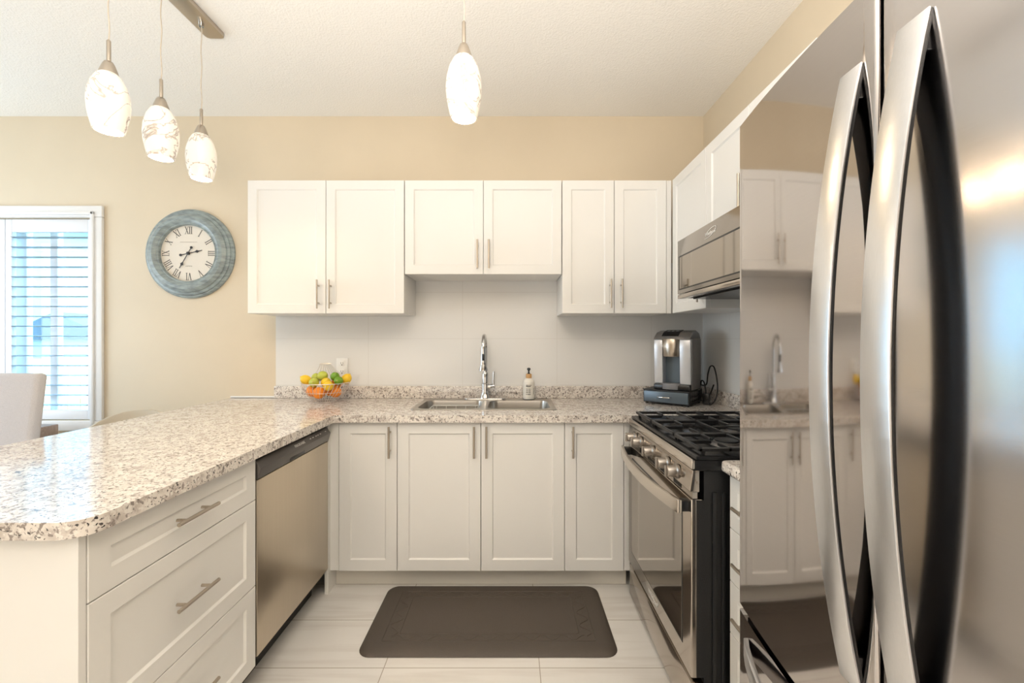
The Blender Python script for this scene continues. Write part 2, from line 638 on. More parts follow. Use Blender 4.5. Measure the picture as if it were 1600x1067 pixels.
shutter(-3.355, WX1 - .004, R(0), 18)
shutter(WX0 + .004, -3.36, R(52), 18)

# what lies outside the window
struct('ground_outside', MB().box(-16, 4, YB + .3, 16, -.9, -.8), GRASS)
fx = thing('garden_fence', 'pale cedar board fence outside behind the shuttered window', 'fence', (-6.5, 6.6, -.8))
fb = MB()
for k in range(46):
    fb.box(-12 + k * .20, -12 + k * .20 + .19, 6.6, 6.62, -.8, .98 + .01 * (k % 3), .003)
fb.build('board_panel', FENCEM, fx)
MB().box(-12, -2.8, 6.62, 6.66, .55, .64).box(-12, -2.8, 6.62, 6.66, -.4, -.31).build('rail', FENCEM, fx)
hs = thing('neighbour_house', 'pale blue sided house with grey roof seen through the shutters', 'house', (-10, 11.5, -.8))
hb = MB().box(-15, -11.6, 9.5, 14, -.8, 4.2)
for k in range(24):
    hb.box(-15.02, -11.58, 9.47, 9.5, -.8 + k * .2, -.62 + k * .2)
hb.build('siding_wall', SIDING, hs)
MB().prism([(-15.4, 4.2), (-11.2, 4.2), (-13.3, 5.7)], 9.2, 14.3, 'y').build('roof', DARKROOF, hs)
h2 = thing('garden_shed', 'low dark roofed shed beyond the fence outside the window', 'shed', (-8.8, 8.6, -.8))
MB().box(-10.2, -8.2, 8.6, 10, -.8, 1.35).build('shed_wall', SIDING, h2)
MB().prism([(-10.4, 1.3), (-8.0, 1.3), (-9.2, 1.85)], 8.4, 10.2, 'y').build('shed_roof', DARKROOF, h2)


# ------------------------------------------------------------------ cabinetry pieces
def shaker(mb, M, w, h, rail=.057, t=.019, rec=.007, slope=.006, flat=False):
    """a door front with a recessed panel; local x 0..w, z 0..h, back at y=0, front at y=-t"""
    bm = mb.bm
    c = .0012

    def ring(ix, y):
        return [bm.verts.new(p) for p in ((ix, y, ix), (w - ix, y, ix), (w - ix, y, h - ix), (ix, y, h - ix))]
    rings = [ring(0, 0), ring(0, -t + c), ring(c, -t)]
    if not flat:
        rings += [ring(rail, -t), ring(rail + slope, -t + rec)]
    fs = [bm.faces.new(rings[0])]
    for a, b in zip(rings, rings[1:]):
        for k in range(4):
            fs.append(bm.faces.new((a[k], b[k], b[(k + 1) % 4], a[(k + 1) % 4])))
    fs.append(bm.faces.new(list(reversed(rings[-1]))))
    bmesh.ops.recalc_face_normals(bm, faces=fs)
    mb._xf([v for r_ in rings for v in r_], M)
    return mb


def pull(M, cx, cz, vertical, L=.16, t=.019):
    """bar pull standing off a front"""
    m = MB()
    y = -t - .030
    sp = L * .30
    if vertical:
        m.tube([(cx, y, cz - L / 2), (cx, y, cz + L / 2)], .0055, 12, M=M)
        for s in (-1, 1): m.tube([(cx, -t, cz + s * sp), (cx, y, cz + s * sp)], .0045, 10, M=M)
    else:
        m.tube([(cx - L / 2, y, cz), (cx + L / 2, y, cz)], .0055, 12, M=M)
        for s in (-1, 1): m.tube([(cx + s * sp, -t, cz), (cx + s * sp, y, cz)], .0045, 10, M=M)
    return m


G = .0015     # half the gap between fronts
YD = 2.15     # base door face
BZ0, BZ1 = .11, .873


def base_door(root, x0, x1, hx):
    M = M_back(x0 + G, YD + .019, BZ0)
    w = x1 - x0 - 2 * G
    d = shaker(MB(), M, w, BZ1 - BZ0).build('door', WHITE, root, smooth=20)
    pull(M, hx - x0 - G, .666, True).build('handle', NICKEL, d)
    return d


def base_box(root, x0, x1, y1=2.735):
    MB().box(x0 + .001, x1 - .001, YD + .021, y1, BZ0, .874).build('body', WHITE, root, smooth=0)


c1 = thing('base_cabinet', 'narrow white base cabinet in the corner beside the dishwasher', 'cabinet', (-.74, 2.45, 0), 0, 'base cabinets under the sink run')
base_box(c1, -.89, -.59)
MB().box(-.935, -.8915, YD + .004, YD + .02, BZ0, .874).box(-.955, -.936, 2.132, 2.243, .0, .874, .001).build('filler_strip', WHITE, c1, smooth=0)
base_door(c1, -.89, -.59, -.625)
c2 = thing('base_cabinet', 'wide white two door base cabinet under the sink', 'cabinet', (-.16, 2.45, 0), 0, 'base cabinets under the sink run')
MB().box(-.589, -.571, YD + .021, 2.735, BZ0, .874).box(.251, .269, YD + .021, 2.735, BZ0, .874).box(-.571, .251, 2.72, 2.735, BZ0, .874) \
    .box(-.571, .251, YD + .021, 2.72, BZ0, BZ0 + .018).box(-.571, .251, YD + .021, YD + .04, .70, .874).build('body', WHITE, c2, smooth=0)
base_door(c2, -.59, -.16, -.193)
base_door(c2, -.16, .27, -.130)
c3 = thing('base_cabinet', 'narrow white base cabinet between the sink cabinet and the range', 'cabinet', (.425, 2.45, 0), 0, 'base cabinets under the sink run')
base_box(c3, .27, .575)
MB().box(.5765, .606, YD + .004, YD + .02, BZ0, .874).build('filler_strip', WHITE, c3, smooth=0)
base_door(c3, .27, .575, .31)
tk = MB().box(-.935, .606, 2.225, 2.24, 0, .108).build('toe_kick', plain('toe_kick_board', (.72, .68, .61), .4))
tag(tk, 'long pale kick board on the floor under the sink run cabinets', 'kickboard')

# wall cabinets on the back wall
YU, UZ0, UZ1 = 2.455, 1.452, 2.232


def wall_door(root, x0, x1, z0, z1, hx, hz):
    M = M_back(x0 + G, YU + .019, z0)
    d = shaker(MB(), M, x1 - x0 - 2 * G, z1 - z0, .052).build('door', WHITE, root, smooth=20)
    pull(M, hx - x0 - G, hz - z0, True, .168).build('handle', NICKEL, d)


def wall_box(root, x0, x1, z0, z1):
    MB().box(x0 + .001, x1 - .001, YU + .021, YB - .010, z0, z1).build('body', WHITE, root, smooth=0)


u1 = thing('wall_cabinet', 'tall white two door wall cabinet hung nearest the clock', 'cabinet', (-1.09, 2.6, UZ0), 0, 'white wall cabinets')
wall_box(u1, -1.552, -.632, UZ0, UZ1)
wall_door(u1, -1.552, -1.092, UZ0, UZ1, -1.133, 1.562)
wall_door(u1, -1.092, -.632, UZ0, UZ1, -1.062, 1.562)
u2 = thing('wall_cabinet', 'short white two door wall cabinet hung above the sink', 'cabinet', (-.17, 2.6, 1.68), 0, 'white wall cabinets')
wall_box(u2, -.630, .292, 1.682, UZ1)
wall_door(u2, -.630, -.168, 1.682, UZ1, -.202, 1.795)
wall_door(u2, -.168, .292, 1.682, UZ1, -.135, 1.795)
u3 = thing('wall_cabinet', 'white wall cabinet with two narrow doors above the coffee maker', 'cabinet', (.6, 2.6, UZ0), 0, 'white wall cabinets')
wall_box(u3, .294, .906, UZ0, UZ1)
wall_door(u3, .294, .600, UZ0, UZ1, .575, 1.566)
wall_door(u3, .600, .906, UZ0, UZ1, .640, 1.566)
MB().box(.908, .936, YU + .004, YU + .02, UZ0, UZ1).build('filler_strip', WHITE, u3, smooth=0)

# wall cabinets on the right wall
XU = .94
u4 = thing('wall_cabinet', 'white corner wall cabinet on the side wall before the microwave', 'cabinet', (1.1, 2.25, UZ0), 0, 'white wall cabinets')
MB().box(XU + .021, XR - .010, 2.031, 2.452, UZ0, UZ1).build('body', WHITE, u4, smooth=0)
Mx = M_right(XU + .019, 2.452, UZ0)
d = shaker(MB(), Mx, .420, UZ1 - UZ0, .052).build('door', WHITE, u4, smooth=20)
pull(Mx, .392, .115, True, .168).build('handle', NICKEL, d)
u5 = thing('wall_cabinet', 'short white two door wall cabinet right above the microwave', 'cabinet', (1.1, 1.7, 1.78), 0, 'white wall cabinets')
MB().box(XU + .021, XR - .010, 1.292, 2.028, 1.778, UZ1).build('body', WHITE, u5, smooth=0)
for (ya, hx_) in ((2.028, .344), (1.659, .022)):
    Mx = M_right(XU + .019, ya, 1.778)
    d = shaker(MB(), Mx, .366, UZ1 - 1.778, .052).build('door', WHITE, u5, smooth=20)
    pull(Mx, hx_, .105, True, .168).build('handle', NICKEL, d)

# ------------------------------------------------------------------ peninsula drawers
XD = -.933
pc = thing('drawer_cabinet', 'white three drawer cabinet at the end of the peninsula', 'cabinet', (-1.25, 1.22, 0))
MB().box(-1.55, XD - .021, .921, 1.524, BZ0, .874).box(-1.50, XD - .075, .94, 1.50, 0, BZ0).build('body', WHITE, pc, smooth=0)
MB().box(-1.83, XD - .002, .902, .9195, 0, .874, .001).build('end_panel', WHITE, pc, smooth=0)
MB().box(-1.60, -1.552, .9205, 2.735, 0, .874, .001).build('back_panel', WHITE, pc, smooth=0)
for (z0, z1) in ((.718, .873), (.406, .715), (.112, .403)):
    Mx = M_left(XD - .019, .9215, z0)
    d = shaker(MB(), Mx, .601, z1 - z0, .052).build('drawer', WHITE, pc, smooth=20)
    pull(Mx, .291, (z1 - z0) / 2, False, .155).build('handle', NICKEL, d)

# ------------------------------------------------------------------ dishwasher
dw = thing('dishwasher', 'stainless dishwasher with dark control strip under the peninsula worktop', 'dishwasher', (-1.2, 1.83, 0))
DY0, DY1 = 1.532, 2.126
MB().box(-1.50, XD - .03, DY0, DY1, .10, .870).box(-1.45, XD - .085, DY0, DY1, 0, .10).build('tub_housing', BLACK, dw, smooth=0)
MB().box(XD - .029, XD, DY0 + .001, DY1 - .001, .135, .783, .004).build('door', DW_STEEL, dw)
prof = [(XD - .028, .786), (XD + .001, .786), (XD + .013, .826), (XD - .008, .855), (XD - .028, .855)]
cpn = MB().prism(prof, DY0 + .001, DY1 - .001, 'y', bev=.0015).build('control_panel', DW_DARK, dw)
MB().box(XD - .02, XD + .0065, DY0 + .22, DY0 + .34, .790, .806, .002).build('handle_pocket', BLACK, cpn)
# lettering lies on the sloping upper half of the strip
ang = math.atan2(.021, .029)
Mt = Matrix.Translation((XD + .0040, 1.835, .840)) @ Matrix.Rotation(R(90), 4, 'Z') @ Matrix.Rotation(R(90) - ang, 4, 'X')
text('lettering', 'FRIGIDAIRE', .017, Mt, LOGO, cpn)
for k, yy in enumerate((1.93, 1.955, 1.985, 2.005, 2.03, 2.085)):
    Mk = Matrix.Translation((XD + .0035, yy, .841)) @ Matrix.Rotation(R(90), 4, 'Z') @ Matrix.Rotation(R(90) - ang, 4, 'X')
    MB().box(-.006, .006, -.002, .002, 0, .0006, M=Mk).build('button_mark', LOGO, cpn, smooth=0)

# ------------------------------------------------------------------ worktops
def filled_slab(outer, holes, z0, z1):
    bm = bmesh.new()
    edges = []
    for loop in [outer] + holes:
        vs = [bm.verts.new((p[0], p[1], z1)) for p in loop]
        edges += [bm.edges.new((vs[i], vs[(i + 1) % len(vs)])) for i in range(len(vs))]
    bmesh.ops.triangle_fill(bm, use_beauty=True, use_dissolve=False, edges=edges, normal=(0, 0, 1))
    r_ = bmesh.ops.extrude_face_region(bm, geom=list(bm.faces))
    for v in [g for g in r_['geom'] if isinstance(g, bmesh.types.BMVert)]: v.co.z = z0
    bmesh.ops.recalc_face_normals(bm, faces=bm.faces)
    mb = MB(); mb.bm.free(); mb.bm = bm
    return mb


def arc(cx, cy, r, a0, a1, n=8):
    return [(cx + r * math.cos(R(a0 + (a1 - a0) * i / n)), cy + r * math.sin(R(a0 + (a1 - a0) * i / n))) for i in range(n + 1)]


def rrect(x0, x1, y0, y1, r, n=6):
    return arc(x1 - r, y0 + r, r, -90, 0, n) + arc(x1 - r, y1 - r, r, 0, 90, n) + arc(x0 + r, y1 - r, r, 90, 180, n) + arc(x0 + r, y0 + r, r, 180, 270, n)


CT0, CT1 = .876, .914
SX0, SX1, SY0, SY1 = -.557, .244, 2.275, 2.70
outer = [(-1.85, 2.758), (-1.85, .95)] + arc(-1.80, .93, .05, 180, 270, 5) + arc(-.965, .94, .06, 270, 360, 8) + [(-.905, 2.115)] + \
        [(-.897, 2.123), (XR - .004, 2.123), (XR - .004, 2.758)]
ct = thing('countertop', 'long L shaped speckled stone-look worktop carrying the sink', 'countertop', (-.9, 2.2, CT0))
slab = filled_slab(outer, [rrect(SX0 + .012, SX1 - .012, SY0 + .012, SY1 - .012, .03)], CT0, CT1).build('worktop', GRAN, ct)
bv = slab.modifiers.new('edge', 'BEVEL'); bv.width = .011; bv.segments = 4; bv.limit_method = 'ANGLE'; bv.angle_limit = R(50)
MB().box(-1.553, XR - .026, YB - .030, YB - .010, CT1, .994, .004).box(XR - .026, XR - .009, 2.125, YB - .030, CT1, .994, .004).build('upstand', GRAN, ct)
ct2 = thing('countertop', 'short speckled worktop between the range and the fridge', 'countertop', (.95, 1.17, CT0))
s2 = filled_slab([(.668, 1.012), (.668, 1.342), (XR - .01, 1.342), (XR - .01, 1.012)], [], CT0, CT1).build('worktop', GRAN, ct2)
bv = s2.modifiers.new('edge', 'BEVEL'); bv.width = .011; bv.segments = 4; bv.limit_method = 'ANGLE'; bv.angle_limit = R(50)

# drawers on the right, by the fridge
rc = thing('drawer_cabinet', 'narrow white four drawer cabinet between the range and the fridge', 'cabinet', (.95, 1.17, 0))
XS = .697
MB().box(XS + .021, XR - .01, 1.013, 1.340, BZ0, .874).box(XS + .09, XR - .02, 1.02, 1.335, 0, BZ0).build('body', WHITE, rc, smooth=0)
for (z0, z1) in ((.700, .872), (.532, .697), (.366, .529), (.112, .363)):
    Mx = M_right(XS + .019, 1.339, z0)
    d = shaker(MB(), Mx, .324, z1 - z0, .045).build('drawer', WHITE, rc, smooth=20)
    pull(Mx, .150, (z1 - z0) / 2, False, .165).build('handle', NICKEL, d)

# ------------------------------------------------------------------ sink, faucet, rack
sk = thing('kitchen_sink', 'double bowl stainless drop-in sink set in the worktop', 'sink', (-.157, 2.48, CT1))
b1 = rrect(SX0 + .03, -.178, SY0 + .03, SY1 - .085, .05)
b2 = rrect(-.136, SX1 - .03, SY0 + .03, SY1 - .085, .05)
filled_slab(rrect(SX0, SX1, SY0, SY1, .025), [b1, b2], CT1 - .002, CT1 + .004).build('rim', STEEL_SINK, sk)
for loop, (cx, cy) in ((b1, ((SX0 + .03 - .178) / 2, (SY0 + SY1 - .055) / 2)), (b2, ((-.136 + SX1 - .03) / 2, (SY0 + SY1 - .055) / 2))):
    m = MB()
    rings = []
    for (s, z) in ((1.0, CT1 + .003), (.985, CT1 - .012), (.965, CT1 - .12), (.93, CT1 - .155), (.80, CT1 - .168), (.14, CT1 - .172)):
        rings.append([m.bm.verts.new((cx + (p[0] - cx) * s, cy + (p[1] - cy) * s, z)) for p in loop])
    n_ = len(loop)
    for a, b_ in zip(rings, rings[1:]):
        for k in range(n_): m.bm.faces.new((a[k], a[(k + 1) % n_], b_[(k + 1) % n_], b_[k]))
    m.bm.faces.new(rings[-1])
    bmesh.ops.recalc_face_normals(m.bm, faces=m.bm.faces)
    bmesh.ops.reverse_faces(m.bm, faces=m.bm.faces)
    bowl = m.build('bowl', STEEL_SINK, sk)
    MB().lathe([(.040, 0), (.040, .003), (.030, .003), (.028, .001)], (cx, cy, CT1 - .1715), 20).build('drain', CHROME, bowl)

FX, FY = -.170, 2.660
fz = CT1 + .0045
fc = thing('faucet', 'tall chrome gooseneck faucet with side lever behind the sink', 'faucet', (FX, FY, fz))
MB().prism(rrect(FX - .13, FX + .13, FY - .028, FY + .028, .026, 5), fz, fz + .008, 'z', bev=.002).build('deck_plate', CHROME, fc)
MB().lathe([(.034, fz + .008), (.032, fz + .018), (.024, fz + .034), (.022, fz + .06), (.0225, fz + .10), (.0185, fz + .104), (.0185, fz + .165), (.015, fz + .172)], (FX, FY, 0), 28).build('body', CHROME, fc)
pts = [(FX, FY, fz + .165)]
top, rad = fz + .325, .085
for i in range(0, 19):
    a = R(180 - i * 10.0)
    pts.append((FX, FY - rad - rad * math.cos(a), top + rad * .92 * math.sin(a)))
pts = [(p[0], p[1], p[2]) for p in pts]
MB().tube(pts, .0125, 14).build('spout', CHROME, fc)
hy = FY - 2 * rad
MB().lathe([(.0135, 0), (.0145, -.01), (.016, -.045), (.016, -.075), (.019, -.10), (.027, -.125), (.027, -.131), (.020, -.131)], (FX, hy, top + .002), 24).build('spray_head', CHROME, fc)
MB().box(FX - .008, FX + .008, hy - .021, hy - .013, top - .070, top - .030, .003).build('spray_button', BLACK, fc)
lv = MB().tube([(FX + .018, FY, fz + .082), (FX + .058, FY, fz + .086)], .0135, 16).build('lever_hub', CHROME, fc)
MB().tube([(FX + .052, FY, fz + .070), (FX + .052, FY, fz + .105), (FX + .054, FY - .004, fz + .178)], .006, 10, rads=[.009, .0085, .0052]).build('lever', CHROME, lv)

rk = thing('sink_rack', 'white wire rack sitting in the left sink bowl', 'dish rack', (-.35, 2.45, CT1 - .165))
m = MB()
x0, x1, y0, y1, zt = -.485, -.205, 2.345, 2.58, CT1 - .022
m.tube([(x0, y0, zt), (x1, y0, zt), (x1, y1, zt), (x0, y1, zt)], .003, 8, closed=True)
m.tube([(x0, y0, zt - .08), (x1, y0, zt - .08), (x1, y1, zt - .08), (x0, y1, zt - .08)], .003, 8, closed=True)
for k in range(5):
    x = x0 + .02 + k * (x1 - x0 - .04) / 4
    m.tube([(x, y0, zt), (x, y0, zt - .08), (x, y1, zt - .08), (x, y1, zt)], .0022, 6)
for (x, y) in ((x0, y0), (x1, y0), (x0, y1), (x1, y1)):
    m.tube([(x, y, zt), (x, y, CT1 - .163)], .003, 8)
m.build('wire_frame', WIREWH, rk)

# ------------------------------------------------------------------ soap dispenser
sp = thing('soap_dispenser', 'cream soap pump bottle standing on the sink rim beside the faucet', 'soap bottle', (.107, 2.665, CT1 + .0045))
z = CT1 + .0045
MB().lathe([(.030, z), (.036, z + .004), (.037, z + .012), (.037, z + .105), (.034, z + .120), (.022, z + .132), (.017, z + .136)], (.107, 2.665, 0), 32).build('bottle', SOAPW, sp)
MB().lathe([(.018, z + .134), (.0185, z + .137), (.0185, z + .158), (.016, z + .162)], (.107, 2.665, 0), 24).build('collar', CORK, sp)
MB().lathe([(.010, z + .162), (.005, z + .168), (.005, z + .182), (.011, z + .187), (.011, z + .196), (.006, z + .200)], (.107, 2.665, 0), 16) \
    .box(.102, .112, 2.625, 2.665, z + .187, z + .196, .002).build('pump', BLACK, sp)
lb = MB()
lb.grid(lambda u, v: (.107 + .0374 * math.sin(R(-75 + 150 * u)), 2.665 - .0374 * math.cos(R(-75 + 150 * u)), z + .018 + .085 * v), 20, 1)
lab = lb.build('label_wrap', LABELM, sp)
ink = MB()
rows = [(.092, .0022, (4, 2, 3)), (.085, .003, (9,)), (.068, .0022, (4, 3, 1)), (.057, .0026, (4, 4)), (.046, .0026, (4, 4)), (.035, .0026, (2, 6))]
for (h, th, ws) in rows:
    a = -30.0
    for wd in ws:
        for q in range(wd):
            ink.grid(lambda u, v, a=a, h=h, th=th: (.107 + .0377 * math.sin(R(a + 4.3 * u)), 2.665 - .0377 * math.cos(R(a + 4.3 * u)), z + h - th + 2 * th * v), 2, 1)
            a += 5.2
        a += 4.0
ink.grid(lambda u, v: (.107 + .0377 * math.sin(R(46 + 4 * u)), 2.665 - .0377 * math.cos(R(46 + 4 * u)), z + .035 + .04 * v), 2, 1)
ink.build('print', INK, lab, smooth=0)

# ------------------------------------------------------------------ wall outlet
ot = thing('wall_outlet', 'white double wall outlet on the tile behind the fruit basket', 'outlet', (-1.115, YB - .008, 1.115))
MB().box(-1.153, -1.077, YB - .014, YB - .0085, 1.055, 1.175, .002).build('cover_plate', OUTW, ot)
for zz in (1.142, 1.088):
    rp_ = MB().box(-1.132, -1.098, YB - .0165, YB - .0135, zz - .017, zz + .017, .002).build('receptacle', OUTW, ot)
    MB().box(-1.123, -1.121, YB - .0168, YB - .0160, zz - .004, zz + .008).box(-1.109, -1.107, YB - .0168, YB - .0160, zz - .004, zz + .008) \
        .box(-1.118, -1.112, YB - .0168, YB - .0160, zz - .013, zz - .007).build('slot', INK, rp_, smooth=0)

# ------------------------------------------------------------------ fruit basket and fruit
BX, BY = -1.150, 2.585
bz = CT1
fbk = thing('fruit_basket', 'round pale wire basket with tall wire handle full of citrus', 'basket', (BX, BY, bz))


def bowl_r(h):   # radius of the wire bowl at height h (0..0.11)
    t = h / .115
    return .062 + .075 * math.sin(min(1, t) * PI / 2)


m = MB()
for k in range(36):
    a = 2 * PI * k / 36
    m.tube([(BX + bowl_r(h) * math.cos(a + h * 2.2), BY + bowl_r(h) * math.sin(a + h * 2.2), bz + .004 + h) for h in (0, .012, .03, .055, .085, .115)], .0013, 5)
for (h, rr) in ((0, .0022), (.06, .0013), (.115, .0024)):
    m.tube([(BX + bowl_r(h) * math.cos(2 * PI * k / 36), BY + bowl_r(h) * math.sin(2 * PI * k / 36), bz + .004 + h) for k in range(36)], rr, 6, closed=True)
m.build('wire_bowl', WIREW, fbk)
m = MB()
for k in range(9):
    u = (k - 4) / 4
    pts = []
    for t in range(9):
        v = t / 8
        wv = (.105 * (1 - v) ** 2.0 + .034 + .006 * math.sin(v * PI)) * u
        pts.append((BX - .002 + wv, BY + .09 * (1 - v) * (1 - u * u * .5), bz + .115 + .118 * v ** .8))
    m.tube(pts, .0013, 5)
m.tube([(BX - .002 + .034 * math.cos(R(a)), BY, bz + .233 + .006 * math.sin(R(a))) for a in range(0, 181, 20)], .0022, 6)
m.tube([(BX - .036, BY, bz + .233), (BX + .032, BY, bz + .233)], .0018, 6)
m.build('wire_handle', WIREW, fbk)


FRUIT = []


def citrus(*a, **k): FRUIT.append((a, k))


def make_citrus(name, mat, loc, r, stretch, rot, label, cat, group=None, nip=0.0):
    o = thing(name, label, cat, loc, 0, group)
    o.rotation_euler = rot
    prof = []
    n = 14
    for i in range(n + 1):
        a = -PI / 2 + PI * i / n
        rad = r * math.cos(a)
        h = r * stretch * math.sin(a)
        if nip and i >= n - 1: h += nip * r * (1 if i == n else .25)
        if nip and i == 0: h -= nip * r * .5
        prof.append((max(rad, .0008), h))
    MB().lathe(prof, (0, 0, 0), 20).build('peel', mat, o, local=True, smooth=80)
    MB().lathe([(.003, r * stretch * .985 + nip * r), (.0022, r * stretch * 1.02 + nip * r)], (0, 0, 0), 8).build('stem_end', CORK, o, local=True)
    return o


citrus('orange', ORANGE, (BX - .005, BY - .075, bz + .066), .037, .95, (.4, .2, 0), 'orange at the front centre of the wire basket', 'orange', 'oranges in the wire basket')
citrus('orange', ORANGE, (BX - .068, BY - .030, bz + .072), .036, .95, (.1, .9, 0), 'orange low behind the wires below the far lemon', 'orange', 'oranges in the wire basket')
citrus('orange', ORANGE, (BX + .070, BY - .035, bz + .070), .035, .95, (.9, .1, 0), 'orange low in the basket below the two limes', 'orange', 'oranges in the wire basket')
citrus('orange', ORANGE, (BX + .010, BY + .055, bz + .070), .037, .95, (.1, .4, 0), 'orange buried at the back of the basket', 'orange', 'oranges in the wire basket')
citrus('lemon', LEMON, (BX + .048, BY - .072, bz + .103), .029, 1.15, (1.3, .3, .5), 'lemon lying on the front orange in the basket', 'lemon', 'lemons in the wire basket', nip=.15)
citrus('lemon', LEMON, (BX - .112, BY - .020, bz + .137), .029, 1.2, (.4, -.9, .2), 'lemon hanging over the rim on the clock side of the basket', 'lemon', 'lemons in the wire basket', nip=.18)
citrus('lemon', LEMON, (BX + .108, BY + .030, bz + .135), .030, 1.15, (.2, .6, .4), 'lemon half hidden behind the two limes', 'lemon', 'lemons in the wire basket', nip=.15)
citrus('lemon', PALELIME, (BX - .045, BY - .060, bz + .122), .029, 1.1, (1.2, .8, 0), 'greenish yellow lemon above the front orange', 'lemon', 'lemons in the wire basket', nip=.12)
citrus('lemon', LEMON, (BX + .012, BY - .030, bz + .128), .029, 1.12, (.8, .5, .3), 'lemon in the middle of the pile behind the front lemon', 'lemon', 'lemons in the wire basket', nip=.12)
citrus('orange', ORANGE, (BX + .055, BY + .040, bz + .110), .034, .95, (.5, .4, 0), 'orange deep in the pile behind the upper dark lime', 'orange', 'oranges in the wire basket')
citrus('lime', LIME, (BX + .062, BY - .010, bz + .153), .027, 1.08, (.6, .4, 0), 'upper of the two dark green limes on the pile', 'lime', 'limes in the wire basket', nip=.1)
citrus('lime', LIME, (BX + .093, BY - .040, bz + .136), .027, 1.08, (1.4, .5, 0), 'lower of the two dark green limes near the rim', 'lime', 'limes in the wire basket', nip=.1)
citrus('lime', PALELIME, (BX - .020, BY + .000, bz + .150), .030, 1.1, (.3, 1.2, 0), 'pale green lime right under the wire handle', 'lime', 'limes in the wire basket', nip=.1)
citrus('lime', PALELIME, (BX - .070, BY + .030, bz + .145), .028, 1.1, (.3, .3, 0), 'pale green lime between the far lemon and the handle', 'lime', 'limes in the wire basket', nip=.1)

P_ = [Vector(a[2]) for a, k in FRUIT]
R_ = [a[3] * max(1.0, a[4] * .98) for a, k in FRUIT]
for it in range(60):       # let the pile settle so that no two fruits cut into each other
    for i in range(len(P_)):
        for j in range(i):
            dv = P_[i] - P_[j]
            lack = R_[i] + R_[j] + .001 - dv.length
            if lack > 0:
                dv = dv.normalized() * lack * .5
                P_[i] += dv
                P_[j] -= dv
        P_[i].z = max(P_[i].z, bz + R_[i] + .004)
for p, (a, k) in zip(P_, FRUIT): make_citrus(a[0], a[1], p, *a[3:], **k)

# ------------------------------------------------------------------ coffee maker on pod drawer
rzk = R(-40)
L0 = Vector((.795, 2.535, CT1))
pd = thing('pod_drawer', 'black coffee pod drawer box with blue front under the coffee maker', 'drawer box', L0, rzk)
m = MB().box(0, .268, .004, .012, .010, .086, .001)
m.box(0, .268, 0, .245, .080, .088, .001).box(0, .268, .01, .245, .010, .016, .001)
m.box(0, .006, .01, .245, .012, .085).box(0, .268, .239, .245, .012, .085)
m.box(.262, .268, .01, .02, .012, .085).box(.262, .268, .23, .243, .012, .085).box(.262, .268, .01, .245, .012, .022)
m.box(.262, .268, .01, .245, .046, .050)
m.build('casing', BLACKM, pd, local=True, smooth=0)
pdd = MB().box(.006, .262, -.004, .010, .016, .078, .002).build('drawer', SLATE, pd, local=True)
MB().tube([(.095, -.004, .047), (.095, -.020, .047), (.102, -.024, .047), (.160, -.024, .047), (.167, -.020, .047), (.167, -.004, .047)], .0035, 8).build('handle', CHROME, pdd, local=True)
for (xx, yy) in ((.015, .02), (.253, .02), (.015, .225), (.253, .225)):
    MB().lathe([(.009, 0), (.009, .010)], (xx, yy, 0), 12).build('foot', BLACK, pd, local=True)
pods = MB()
for r_ in range(2):
    for q in range(5):
        pods.lathe([(.0155, .252), (.021, .228)], (0, .045 + q * .042, .034 + r_ * .031), 14, axis='x', M=Matrix.Scale(1, 4))
pods.build('coffee_pods', DARKSIL, pd, local=True)

km = thing('coffee_maker', 'silver and black single cup coffee maker standing on the pod drawer', 'coffee maker', L0 + Matrix.Rotation(rzk, 3, 'Z') @ Vector((.055, .02, .088)), rzk)
KW, KD, KH = .212, .205, .338
m = MB()
# rear housing with the brewing bay in front of it
prof = [(.075, 0), (KD, 0), (KD + .004, .20), (KD, .30), (KD - .03, .325), (.11, KH), (.075, KH - .003)]
m.prism(prof, .004, KW - .004, 'x', bev=.004)
m.build('housing', DARKSIL, km, local=True)
for (a, b_, sgn) in ((0, .052, -1), (KW - .062, KW, 1)):
    p = [(.012, .035), (.076, .035), (.076, .300), (.006, .300), (.002, .25)]
    MB().prism(p, a, b_, 'x', bev=.006).build('side_column', SILV, km, local=True)
MB().box(KW - .001, KW + .004, .020, KD - .01, .004, .300, .002).build('side_panel', DARKSIL, km, local=True)
MB().prism([(.066, .034), (.076, .034), (.076, .25), (.066, .25)], .052, KW - .062, 'x').build('bay_panel', SLATE, km, local=True, smooth=0)
MB().box(.000, KW - .002, -.002, .09, 0, .034, .008).build('drip_base', BLACK, km, local=True)
MB().lathe([(.058, .004), (.060, .010), (.060, .036), (.055, .040)], (.100, .020, 0), 28, sx=1.0, sy=.55).build('drip_tray', GREYB, km, local=True)
MB().lathe([(.046, .196), (.051, .204), (.054, .250), (.058, .250), (.058, .294), (.054, .300)], (.100, .026, 0), 32, sx=1.0, sy=.72).build('brew_head', NICKEL, km, local=True)
lid = MB()
lid.prism([(-.004, .296), (.09, .300), (KD, .300), (KD - .03, .335), (.11, .352), (.05, .340), (.01, .314)], .0, KW, 'x', bev=.005)
lid_o = lid.build('lid', DARKSIL, km, local=True)
MB().prism([(.012, .3175), (.045, .341), (.105, .3545), (.105, .350), (.045, .336), (.014, .312)], .045, KW - .07, 'x').build('button_panel', BLACK, lid_o, local=True)
bt = MB()
for q in range(3): bt.lathe([(.009, 0), (.008, .002)], (.070 + q * .026, 0, 0), 12, M=Matrix.Translation((0, .062, .346)) @ Matrix.Rotation(R(12), 4, 'X'))
bt.build('buttons', GREYB, lid_o, local=True)
cd = MB()
